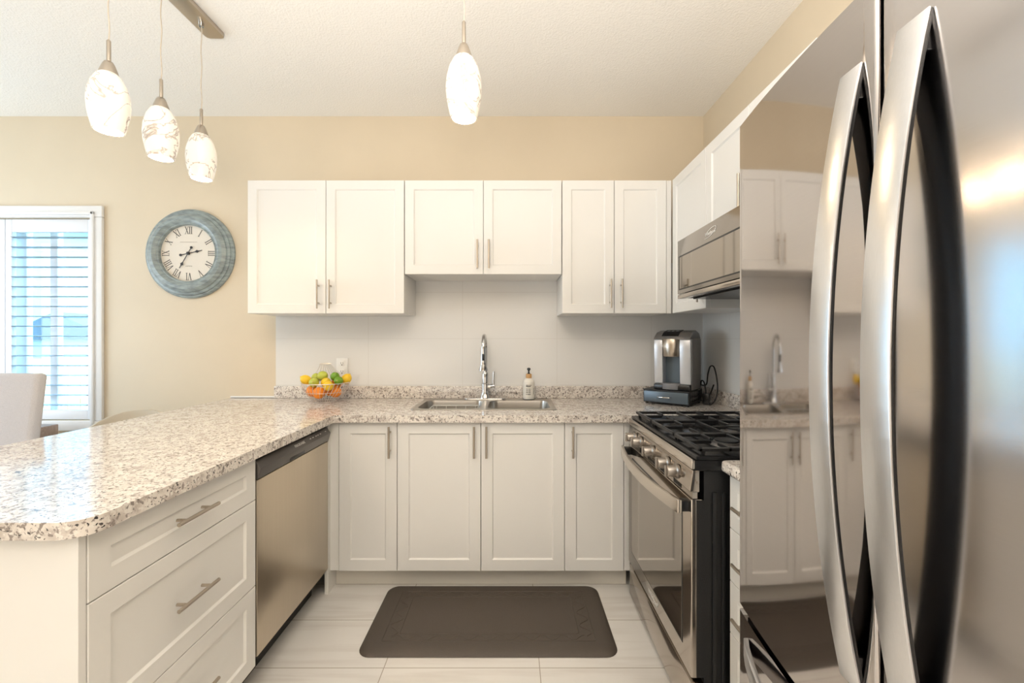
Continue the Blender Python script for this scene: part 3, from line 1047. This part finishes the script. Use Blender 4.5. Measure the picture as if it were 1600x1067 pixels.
ctrl = [(KW - .03, KD + .006, .03), (KW + .02, KD + .03, .02), (KW + .035, KD + .02, .09), (KW + .050, KD + .015, .135), (KW + .075, KD + .0, .130), (KW + .095, KD - .02, .06), (KW + .100, KD - .03, -.01), (KW + .090, KD - .05, -.06), (KW + .07, KD - .07, -.084), (KW + .055, KD - .04, -.06), (KW + .068, KD - .02, .0), (KW + .08, KD - .03, .03)]


def catmull(P, n=8, closed=False):
    P = [Vector(p) for p in P]
    out = []
    for i in range(len(P) - 1):
        p0, p1, p2, p3 = P[max(i - 1, 0)], P[i], P[i + 1], P[min(i + 2, len(P) - 1)]
        for k in range(n):
            t = k / n
            out.append(.5 * ((2 * p1) + (-p0 + p2) * t + (2 * p0 - 5 * p1 + 4 * p2 - p3) * t * t + (-p0 + 3 * p1 - 3 * p2 + p3) * t ** 3))
    out.append(P[-1])
    return out


cd.tube(catmull(ctrl), .0042, 8)
cd.build('power_cord', BLACK, km, local=True)
MB().box(KW + .028, KW + .066, KD - .075, KD - .035, -.085, -.020, .006).tube(catmull([(KW + .045, KD - .055, -.022), (KW + .03, KD - .04, .04), (KW + .012, KD - .03, .05), (KW + .005, KD - .02, .02)]), .004, 8).build('plug_adapter', BLACK, km, local=True)

# ------------------------------------------------------------------ range
RX = .584
RY0, RY1 = 1.362, 2.100
rg = thing('gas_range', 'black stainless gas range with five knobs against the side wall', 'stove', (.92, 1.73, 0))
m = MB().box(.628, XR - .012, RY0 + .008, RY1 - .004, .035, .868)
for xx in (.655, .685, .715): m.box(xx, xx + .016, RY0 + .002, RY0 + .010, .06, .80, .003)
for (xx, yy) in ((.66, 1.40), (.66, 2.06), (1.2, 1.40), (1.2, 2.06)): m.lathe([(.018, 0), (.018, .036)], (xx, yy, 0), 12)
m.build('body', BLACKM, rg)
# storage drawer
MB().box(RX + .004, .628, RY0 + .006, RY1 - .004, .030, .176, .005).build('storage_drawer', RANGE_STEEL, rg)
# oven door
od = MB().box(RX, .624, RY0 + .004, RY1 - .003, .192, .778, .006).build('oven_door', RANGE_STEEL, rg)
MB().box(.602, .626, RY0 + .003, RY0 + .0042, .196, .774).build('door_edge', BLACKM, od, smooth=0)
MB().box(RX - .0012, RX + .001, RY0 + .070, RY1 - .060, .262, .722, .0008).build('window_border', BLACK, od, smooth=0)
MB().box(RX - .0022, RX - .0010, RY0 + .076, RY1 - .066, .268, .716, .0004).build('window_pane', GLASSBLK, od, smooth=0)
hp = []
bow = lambda u: .040 + .036 * (1 - (2 * u - 1) ** 2)
m = MB()
g_o, g_i = [], []
for i in range(21):
    u = i / 20
    y = RY0 + .012 + u * (RY1 - RY0 - .024)
    x = RX - bow(u)
    g_o.append((x, y)); g_i.append((x + .014, y))
poly = g_o + list(reversed(g_i))
m.prism(poly, .728, .772, 'z', bev=.003)
hd = m.build('handle', RANGE_LITE, od)
MB().box(RX - .030, RX + .001, RY0 + .014, RY0 + .046, .732, .768, .004).build('handle_mount', BLACK, od)
MB().box(RX - .030, RX + .001, RY1 - .046, RY1 - .014, .732, .768, .004).build('handle_mount', BLACK, od)
# vent strip and control panel
vs_ = MB().box(RX + .006, .606, RY0 + .006, RY1 - .004, .779, .800).build('vent_strip', RANGE_LITE, rg, smooth=0)
for (ya, yb) in ((1.46, 1.53), (1.58, 1.68), (1.72, 1.82), (1.86, 1.94)):
    sl = MB()
    n_ = int((yb - ya) / .010)
    for q in range(n_): sl.box(RX + .0045, RX + .010, ya + q * .010, ya + q * .010 + .006, .782, .797)
    sl.build('vent', BLACK, vs_, smooth=0)
MB().prism([(RX + .006, .801), (RX - .004, .803), (RX + .006, .872), (.612, .872), (.612, .801)], RY0 + .004, RY1 - .003, 'y', bev=.002).build('control_panel', RANGE_STEEL, rg)
MB().box(RX + .002, .598, RY0 + .004, RY1 - .003, .8745, .906, .004).build('front_trim', RANGE_LITE, rg)
MB().box(.5985, XR - .011, RY0 + .004, RY1 - .003, .8695, .904, .003).build('cooktop_side', BLACK, rg)
ck = MB().box(RX + .014, XR - .012, RY0 + .002, RY1 - .001, .9045, .918, .005)
ck.build('cooktop', BLACK, rg)
for yy in (1.985, 1.895, 1.735, 1.570, 1.475):
    k_ = MB().lathe([(.026, .002), (.026, -.006), (.0205, -.010), (.019, -.036), (.017, -.039)], (RX - .001, yy, .836), 24, axis='x').build('knob', KNOB, rg)
    MB().box(RX - .047, RX - .036, yy - .005, yy + .005, .816, .856, .003).build('knob_grip', KNOB, k_)
# burners and grates
for (bx, by, br_) in ((.78, 1.52, .045), (.78, 1.94, .050), (1.08, 1.52, .042), (1.08, 1.94, .040), (.93, 1.73, .050)):
    bb = MB().lathe([(br_ + .014, .918), (br_ + .010, .922), (br_, .923), (br_, .930), (br_ - .006, .931)], (bx, by, 0), 24).build('burner', DARKSIL, rg)
    MB().lathe([(br_ - .004, .931), (br_ - .004, .936), (br_ - .012, .938)], (bx, by, 0), 24).build('burner_cap', IRON, bb)
gx0, gx1 = RX + .034, XR - .05
secs = [(RY0 + .018, 1.600), (1.604, 1.860), (1.864, RY1 - .014)]
for si, (ya, yb) in enumerate(secs):
    m = MB()
    T = .942
    bar = .0055
    def gb(xa, xb, y_a, y_b):
        m.box(xa, xb, y_a, y_b, T - .013, T, .002, seg=1)
    gb(gx0, gx1, ya, ya + 2 * bar); gb(gx0, gx1, yb - 2 * bar, yb)
    for q in range(7):
        x = gx0 + q * (gx1 - gx0 - 2 * bar) / 6
        if q in (0, 2, 4, 6): gb(x, x + 2 * bar, ya, yb)
        else:
            gb(x, x + 2 * bar, ya, ya + (yb - ya) * .36); gb(x, x + 2 * bar, yb - (yb - ya) * .36, yb)
    ymid = (ya + yb) / 2
    for (xa, xb) in ((gx0, gx0 + .09), (gx0 + .21, gx0 + .36), (gx1 - .09, gx1)):
        gb(xa, xb, ymid - bar, ymid + bar)
    for x in (gx0 + .01, gx1 - .02):
        for y in (ya + .005, yb - .015):
            m.box(x, x + .011, y, y + .010, .9182, T - .01)
    m.build('grate', IRON, rg)
# emblem on the oven door
Ml = Matrix.Translation((RX - .0005, 1.735, .228)) @ Matrix.Rotation(R(-90), 4, 'Z') @ Matrix.Rotation(R(90), 4, 'X')
text('lettering', 'Whirlpool', .026, Ml, LOGO, od)


def swoosh(name, M, mat, parent, a=.055, b=.016, a2=.052, b2=.0125):
    m = MB()
    n = 40
    o_, i_ = [], []
    for k in range(n + 1):
        t = R(200 + 300 * k / n)
        o_.append(m.bm.verts.new((a * math.cos(t), b * math.sin(t), 0)))
        i_.append(m.bm.verts.new((a2 * math.cos(t) - .002, b2 * math.sin(t), 0)))
    for k in range(n): m.bm.faces.new((o_[k], o_[k + 1], i_[k + 1], i_[k]))
    m._xf(list(m.bm.verts), M)
    return m.build(name, mat, parent, smooth=0)


Me = Matrix.Translation((RX - .0012, 1.735, .229)) @ Matrix.Rotation(R(-90), 4, 'Z') @ Matrix.Rotation(R(90), 4, 'X')
swoosh('emblem_ring', Me @ Matrix.Rotation(R(12), 4, 'Z'), LOGO, od, .068, .018, .066, .015)

# ------------------------------------------------------------------ microwave
MX = .800
MY0, MY1, MZ0, MZ1 = 1.294, 2.026, 1.494, 1.774
mw = thing('microwave', 'low dark stainless microwave hood under the short cabinet over the range', 'microwave', (1.03, 1.70, MZ0))
MB().box(MX + .034, XR - .011, MY0, MY1, MZ0 + .004, MZ1).build('housing', BLACKM, mw, smooth=0)
md = MB().box(MX, MX + .033, MY0 + .001, MY1 - .001, MZ0 + .022, MZ1 - .001, .004).build('door', MW_STEEL, mw)
MB().box(MX - .0012, MX + .001, MY0 + .03, MY1 - .020, MZ0 + .040, MZ1 - .078, .0006).build('window_border', BLACK, md, smooth=0)
MB().box(MX - .0024, MX - .0008, MY0 + .036, MY1 - .034, MZ0 + .045, MZ1 - .086, .0004).build('window_pane', GLASSBLK, md, smooth=0)
MB().box(MX + .001, MX + .034, MY0 + .001, MY1 - .001, MZ0, MZ0 + .020, .003).build('lower_trim', RANGE_STEEL, mw)
MB().box(MX + .06, XR - .05, MY0 + .04, MY1 - .04, MZ0 - .004, MZ0 + .004).build('vent_grille', BLACK, mw, smooth=0)
Ml = Matrix.Translation((MX - .0005, 1.690, MZ1 - .044)) @ Matrix.Rotation(R(-90), 4, 'Z') @ Matrix.Rotation(R(90), 4, 'X')
text('lettering', 'Whirlpool', .021, Ml, LOGO, md)
swoosh('emblem_ring', Matrix.Translation((MX - .0012, 1.690, MZ1 - .043)) @ Matrix.Rotation(R(-90), 4, 'Z') @ Matrix.Rotation(R(90), 4, 'X') @ Matrix.Rotation(R(12), 4, 'Z'), LOGO, md, .054, .0145, .0525, .012)

# ------------------------------------------------------------------ fridge
FYc, FR = .580, 2.6
FX0 = .509
FYA, FYB_ = .162, 1.000
ZT, ZG = 1.805, .668


def fsurf(y): return FX0 + (y - FYc) ** 2 / (2 * FR)


fg = thing('refrigerator', 'large french door stainless fridge with two bowed bar handles', 'fridge', (.9, .58, 0))
MB().box(.600, XR - .012, FYA + .004, FYB_ - .004, .035, ZT - .015, .004).box(.64, XR - .03, FYA + .03, FYB_ - .03, 0, .036).build('cabinet', GREYB, fg)


def front(y0, y1, z0, z1, name, rad=.006, mat=None):
    """a bowed front with softly rounded edges"""
    ny = 22
    pts = []
    for i in range(ny + 1):
        y = y0 + rad + (y1 - y0 - 2 * rad) * i / ny
        pts.append((fsurf(y), y))
    e = []
    for k in range(1, 5):
        a = R(90 * k / 4)
        e.append((fsurf(y1 - rad) + rad * (1 - math.cos(a)), y1 - rad + rad * math.sin(a)))
    s = []
    for k in range(4, 0, -1):
        a = R(90 * k / 4)
        s.append((fsurf(y0 + rad) + rad * (1 - math.cos(a)), y0 + rad - rad * math.sin(a)))
    poly = s + pts + e + [(.590, y1), (.590, y0)]
    return MB().prism(poly, z0, z1, 'z').build(name, mat or FRIDGE, fg, smooth=30)


def bow_handle(y0, y1, z0, z1, parent, off0=.004, off1=.056):
    """flat strap bowed away from the door"""
    n = 28
    o_, i_ = [], []
    for k in range(n + 1):
        u = k / n
        z = z0 + (z1 - z0) * u
        t = 2 * u - 1
        x = .4565 + .0485 * t * t
        o_.append((x, z))
        i_.append((x + .0035, z))
    h = MB().prism(o_ + list(reversed(i_)), y0, y1, 'y', bev=.001).build('handle', FRIDGE_H, parent)
    b_ = [(x - .0004, z) for x, z in i_]
    c_ = [(x + .0055, z) for x, z in i_]
    MB().prism(b_ + list(reversed(c_)), y0 + .001, y1 - .001, 'y', bev=.001).build('handle_backing', BLACK, parent)
    for (za, zb) in ((z0 + .010, z0 + .05), (z1 - .05, z1 - .010)):
        MB().box(FX0 - .004, FX0 + .004, y0 + .004, y1 - .004, za, zb, .001).build('handle_mount', BLACK, parent)
    return h


d1 = front(FYc + .0035, FYB_, ZG + .006, ZT, 'door')
d2 = front(FYA, FYc - .0035, ZG + .006, ZT, 'door', mat=FRIDGE_N)
bow_handle(.606, .645, .785, 1.702, d1)
bow_handle(.507, .550, .785, 1.704, d2)
d3 = front(FYA, FYB_, .075, ZG - .010, 'freezer_drawer')
n = 24
o_, i_ = [], []
for k in range(n + 1):
    u = k / n
    y = FYA + .05 + (FYB_ - FYA - .10) * u
    x = fsurf(y) - .004 - .050 * math.sin(PI * u) ** .8
    o_.append((x - .006, y)); i_.append((x + .005, y))
hz = MB().prism(o_ + list(reversed(i_)), ZG - .085, ZG - .045, 'z', bev=.0015).build('handle', FRIDGE_H, d3)
MB().box(.560, .592, FYA + .01, FYB_ - .006, ZG - .008, ZG + .004).build('gasket', BLACK, fg, smooth=0)
MB().box(.575, .60, FYA + .01, FYB_ - .01, .01, .07).build('kick_grille', BLACK, fg, smooth=0)

# ------------------------------------------------------------------ floor mat
mt = thing('floor_mat', 'dark brown cushioned anti-fatigue mat on the floor before the sink', 'floor mat', (-.105, 1.95, 0))
m = MB()
x0, x1, y0, y1 = -.640, .442, 1.708, 2.198
rings = []
for (ins, z_) in ((0, .0008), (.002, .005), (.022, .016), (.05, .018)):
    rings.append([m.bm.verts.new((p[0], p[1], z_)) for p in rrect(x0 + ins, x1 - ins, y0 + ins, y1 - ins, .055 - ins * .6, 6)])
n_ = len(rings[0])
for a, b_ in zip(rings, rings[1:]):
    for k in range(n_): m.bm.faces.new((a[k], a[(k + 1) % n_], b_[(k + 1) % n_], b_[k]))
m.bm.faces.new(rings[-1]); m.bm.faces.new(list(reversed(rings[0])))
bmesh.ops.recalc_face_normals(m.bm, faces=m.bm.faces)
m.build('pad', RUBBER, mt)
br = MB()
for (ax0, ax1, ay0, ay1) in ((x0 + .085, x1 - .085, y0 + .070, y1 - .070), (x0 + .150, x1 - .150, y0 + .115, y1 - .115)):
    br.tube([(p[0], p[1], .0182) for p in rrect(ax0, ax1, ay0, ay1, .01, 3)], .0022, 6, closed=True)
for side in range(2):
    yy = (y0 + .092, y1 - .092)[side]
    br.tube([(x0 + .12 + k * .006, yy + .013 * math.sin(k * .42), .0182) for k in range(int((x1 - x0 - .24) / .006))], .0022, 5)
    xx = (x0 + .118, x1 - .118)[side]
    br.tube([(xx + .022 * math.sin(k * .42), y0 + .10 + k * .006, .0182) for k in range(int((y1 - y0 - .2) / .006))], .0022, 5)
br.build('embossed_border', RUBBER, mt)

# ------------------------------------------------------------------ wall clock
CX, CZ, CR = -2.113, 1.861, .292
ck_ = thing('wall_clock', 'large round wall clock with weathered blue grey frame and roman numerals', 'clock', (CX, YB, CZ))
y = YB
MB().lathe([(CR, y - .001), (CR, y - .014), (CR - .008, y - .022), (CR - .016, y - .022), (CR - .018, y - .030), (CR - .028, y - .034), (CR - .034, y - .034), (CR - .037, y - .043), (CR - .055, y - .056), (CR - .075, y - .058), (CR - .092, y - .050), (CR - .098, y - .044), (CR - .104, y - .046), (CR - .108, y - .042), (CR - .110, y - .022)],
           (CX, 0, CZ), 96, axis='y', cap0=True, cap1=False).build('frame', CLOCKF, ck_, smooth=30)
DR = CR - .108
MB().lathe([(DR, y - .020), (DR, y - .024)], (CX, 0, CZ), 72, axis='y').build('dial', DIAL, ck_, smooth=30)
yd = y - .0246


def stroke(p, q, w, Mn):
    p, q = Vector(p), Vector(q)
    dv = (q - p).normalized()
    nn = Vector((-dv.y, dv.x)) * w / 2
    num.face([(a.x, 0, a.y) for a in (p - nn, q - nn, q + nn, p + nn)], M=Mn)


roman = {12: 'XII', 1: 'I', 2: 'II', 3: 'III', 4: 'IV', 5: 'V', 6: 'VI', 7: 'VII', 8: 'VIII', 9: 'IX', 10: 'X', 11: 'XI'}
H_ = .046
wid = {'I': .0125, 'V': .026, 'X': .026}
for n_, s in roman.items():
    a = R(30 * n_)
    Mn = Matrix.Translation((CX + (DR - .033) * math.sin(a), yd, CZ + (DR - .033) * math.cos(a))) @ Matrix.Rotation(a, 4, 'Y')
    tw = sum(wid[c] for c in s)
    x = -tw / 2
    num = MB()
    for c in s:
        w = wid[c]
        b_, t_ = -H_ / 2, H_ / 2
        if c == 'I':
            stroke((x + w / 2, b_), (x + w / 2, t_), .0045, Mn)
            for zz in (b_, t_): stroke((x + w / 2 - .006, zz), (x + w / 2 + .006, zz), .002, Mn)
        elif c == 'V':
            stroke((x + .004, t_), (x + w / 2, b_), .0048, Mn)
            stroke((x + w - .004, t_), (x + w / 2, b_), .0022, Mn)
            for xx in (x + .004, x + w - .004): stroke((xx - .005, t_), (xx + .005, t_), .002, Mn)
        else:
            stroke((x + .004, t_), (x + w - .004, b_), .0048, Mn)
            stroke((x + w - .004, t_), (x + .004, b_), .0022, Mn)
            for zz in (b_, t_):
                for xx in (x + .004, x + w - .004): stroke((xx - .005, zz), (xx + .005, zz), .002, Mn)
        x += w
    num.build('numeral', INK, ck_, smooth=0)
pr = MB()
for q in range(17): pr.face([(CX - .055 + q * .0066, yd, CZ + .072), (CX - .055 + q * .0066 + .0045, yd, CZ + .072), (CX - .055 + q * .0066 + .0045, yd, CZ + .0765), (CX - .055 + q * .0066, yd, CZ + .0765)])
for q in range(7): pr.face([(CX - .020 + q * .0062, yd, CZ - .087 + .002 * (q % 2)), (CX - .020 + q * .0062 + .005, yd, CZ - .087), (CX - .020 + q * .0062 + .005, yd, CZ - .081), (CX - .020 + q * .0062, yd, CZ - .080)])
pr.build('dial_print', FAINT, ck_, smooth=0)


def hand(name, ang, L, tail, spade, yy):
    Mh = Matrix.Translation((CX, yy, CZ)) @ Matrix.Rotation(R(ang), 4, 'Y')
    m = MB()
    m.box(-.0022, .0022, -.0007, .0007, -tail, L, M=Mh)
    m.prism([(0, spade - .014), (.010, spade + .004), (.0035, spade + .012), (0, spade + .034), (-.0035, spade + .012), (-.010, spade + .004)], -.0009, .0009, 'y', M=Mh)
    m.lathe([(.0085, -.0009), (.0085, .0009)], (0, 0, -tail), 16, axis='y', M=Mh)
    m.build(name, INK, ck_, smooth=0)


hand('hour_hand', 77.5, .092, .052, .055, y - .028)
hand('minute_hand', 210, .112, .043, .078, y - .031)
MB().lathe([(.010, y - .024), (.010, y - .034), (.006, y - .036)], (CX, 0, CZ), 20, axis='y').build('hub', INK, ck_)

# ------------------------------------------------------------------ pendant lamps
ZB_ = 2.035


def lamp_parts(root, px, py, zt, power):
    prof_o = [(.0435, 0), (.050, .025), (.057, .060), (.060, .095), (.0575, .130), (.049, .165), (.036, .192), (.022, .206)]
    prof = [(r_, ZB_ + h) for r_, h in prof_o] + [(max(r_ - .004, .002), ZB_ + h - .003) for r_, h in reversed(prof_o[1:])] + [(.0395, ZB_)]
    prof.append(prof[0])
    sh = MB().lathe(prof, (px, py, 0), 36, cap0=False, cap1=False).build('lamp_shade', ALAB, root, smooth=60)
    MB().lathe([(.028, ZB_ + .2005), (.026, ZB_ + .210), (.017, ZB_ + .235), (.013, ZB_ + .243), (.008, ZB_ + .246)], (px, py, 0), 28).build('cap', NICKEL, sh)
    MB().lathe([(.0065, ZB_ + .246), (.0065, ZB_ + .318), (.004, ZB_ + .322)], (px, py, 0), 14).build('stem', NICKEL, sh)
    MB().lathe([(.012, ZB_ + .145), (.014, ZB_ + .12), (.026, ZB_ + .085), (.027, ZB_ + .07), (.020, ZB_ + .052), (.006, ZB_ + .044)], (px, py, 0), 20).build('bulb', BULB, sh)
    w = .0025
    MB().tube([(px + w * math.sin(k * 1.3), py, ZB_ + .32 + (zt - ZB_ - .32) * k / 12) for k in range(13)], .0022, 8).build('cord', CORD, root)
    ld = bpy.data.lights.new('pendant_glow', 'POINT')
    ld.energy = power
    ld.color = (1.0, .76, .48)
    ld.shadow_soft_size = .024
    lo = bpy.data.objects.new('pendant_glow', ld)
    lo.location = (px, py, ZB_ + .018)
    link(lo)


PX = -1.425
pb = thing('pendant_light', 'three pendant lamps hanging in a row from one ceiling bar over the peninsula', 'pendant lamp', (PX, 1.70, ZC))
m = MB()
m.prism([(p[0], p[1]) for p in rrect(PX - .045, PX + .045, 1.36, 2.02, .020, 5)], ZC - .022, ZC - .0005, 'z', bev=.004)
m.build('ceiling_bar', NICKEL, pb)
for yy in (1.479, 1.700, 1.920):
    lamp_parts(pb, PX, yy, ZC - .03, 3.6)
    MB().lathe([(.010, ZC - .036), (.011, ZC - .022)], (PX, yy, 0), 14).build('cord_grip', CHROME, pb)
ps = thing('pendant_light', 'single veined glass pendant lamp hanging before the sink', 'pendant lamp', (-.160, 1.392, ZC))
lamp_parts(ps, -.160, 1.392, ZC - .02, 5.5)
MB().lathe([(.06, ZC - .0005), (.06, ZC - .012), (.05, ZC - .022), (.008, ZC - .024)], (-.160, 1.392, 0), 32).build('canopy', NICKEL, ps)

# ------------------------------------------------------------------ dining chairs
ch = thing('dining_chair', 'pale grey fabric dining chair with greyed oak arm before the shuttered window', 'chair', (-2.62, 2.02, 0))


def backrest(u, v, off):
    w = .27
    x = -2.56 + (u - .5) * 2 * w * (1 - .05 * (1 - v))
    z_ = .45 + .685 * v - .012 * (2 * u - 1) ** 2
    y_ = 1.90 + .05 * v + off + .03 * (1 - (2 * u - 1) ** 2)
    return (x, y_, z_)


m = MB()
m.box(-.27, .27, -.028, .028, 0, .70, .018, M=Matrix.Translation((-2.53, 1.945, .44)) @ Matrix.Rotation(R(-6), 4, 'X'), seg=3)
m.build('backrest', FABRIC, ch)
MB().box(-2.78, -2.37, 1.985, 2.42, .40, .49, .03, seg=3).build('seat', FABRIC, ch)
for (xx, yy) in ((-2.75, 2.01), (-2.40, 2.01), (-2.75, 2.39), (-2.40, 2.39)):
    MB().box(xx - .02, xx + .02, yy - .02, yy + .02, 0, .41, .004).build('leg', WOODG, ch)

tb = thing('dining_table', 'greyed oak table end behind the grey chair below the shutters', 'table', (-3.4, 2.36, 0))
MB().box(-3.95, -2.83, 2.12, 2.614, .705, .772, .006).build('tabletop', WOODG, tb)
for (xx, yy) in ((-3.88, 2.18), (-2.89, 2.18), (-3.88, 2.55), (-2.89, 2.55)):
    MB().box(xx - .035, xx + .035, yy - .035, yy + .035, 0, .706, .004).build('leg', WOODG, tb)

QX, QY = -2.185, 2.30
c2_ = thing('dining_chair', 'beige curved back chair behind the peninsula under the clock', 'chair', (QX, QY, 0))
m = MB()
n = 28
g = []
for (rr, zf) in ((.275, 0), (.292, .5), (.300, .93), (.292, 1.0), (.276, 1.0), (.268, .93), (.262, .5), (.245, 0)):
    row = []
    for k in range(n + 1):
        a = R(5 + 170 * k / n)
        zt_ = .880 - .20 * abs((k / n - .5) * 2) ** 2.2
        row.append(m.bm.verts.new((QX + rr * math.cos(a), QY + rr * .68 * math.sin(a), .60 + (zt_ - .60) * zf)))
    g.append(row)
for a, b_ in zip(g, g[1:] + g[:1]):
    for k in range(n): m.bm.faces.new((a[k], a[k + 1], b_[k + 1], b_[k]))
m.bm.faces.new([r_[0] for r_ in g]); m.bm.faces.new([r_[-1] for r_ in reversed(g)])
bmesh.ops.recalc_face_normals(m.bm, faces=m.bm.faces)
m.build('backrest', BEIGE, c2_)
MB().lathe([(.20, .54), (.25, .55), (.268, .575), (.262, .605), (.19, .615)], (QX, QY, 0), 32, sy=.72).build('seat', BEIGE, c2_)
for (sx_, sy_) in ((-1, -1), (1, -1), (-1, 1), (1, 1)):
    MB().tube([(QX + sx_ * .10, QY + sy_ * .10, .545), (QX + sx_ * .14, QY + sy_ * .16, 0)], .015, 10, rads=[.018, .011]).build('leg', WOODG, c2_)

# ------------------------------------------------------------------ unseen half of the room: frames and lamp ring added around the fill lights
w2 = struct('unseen_window_frame', MB().box(XL, XL + .03, 0.44, 2.46, .64, .69).box(XL, XL + .03, 0.44, 2.46, 2.21, 2.26).box(XL, XL + .03, .44, .49, .69, 2.21).box(XL, XL + .03, 2.41, 2.46, .69, 2.21), TRIMW)
dr = struct('unseen_door_frame', MB().box(-2.65, -2.6, YF, YF + .03, 0, 2.35).box(.80, .85, YF, YF + .03, 0, 2.35).box(-2.65, .85, YF, YF + .03, 2.30, 2.36), TRIMW)
cl = thing('added_ceiling_light', 'flush round ceiling light ring added unseen behind the viewpoint', 'ceiling light', (-.4, -.9, ZC))
MB().lathe([(.26, ZC - .0005), (.26, ZC - .03), (.24, ZC - .045)], (-.4, -.9, 0), 32, cap1=False).build('ring', NICKEL, cl)
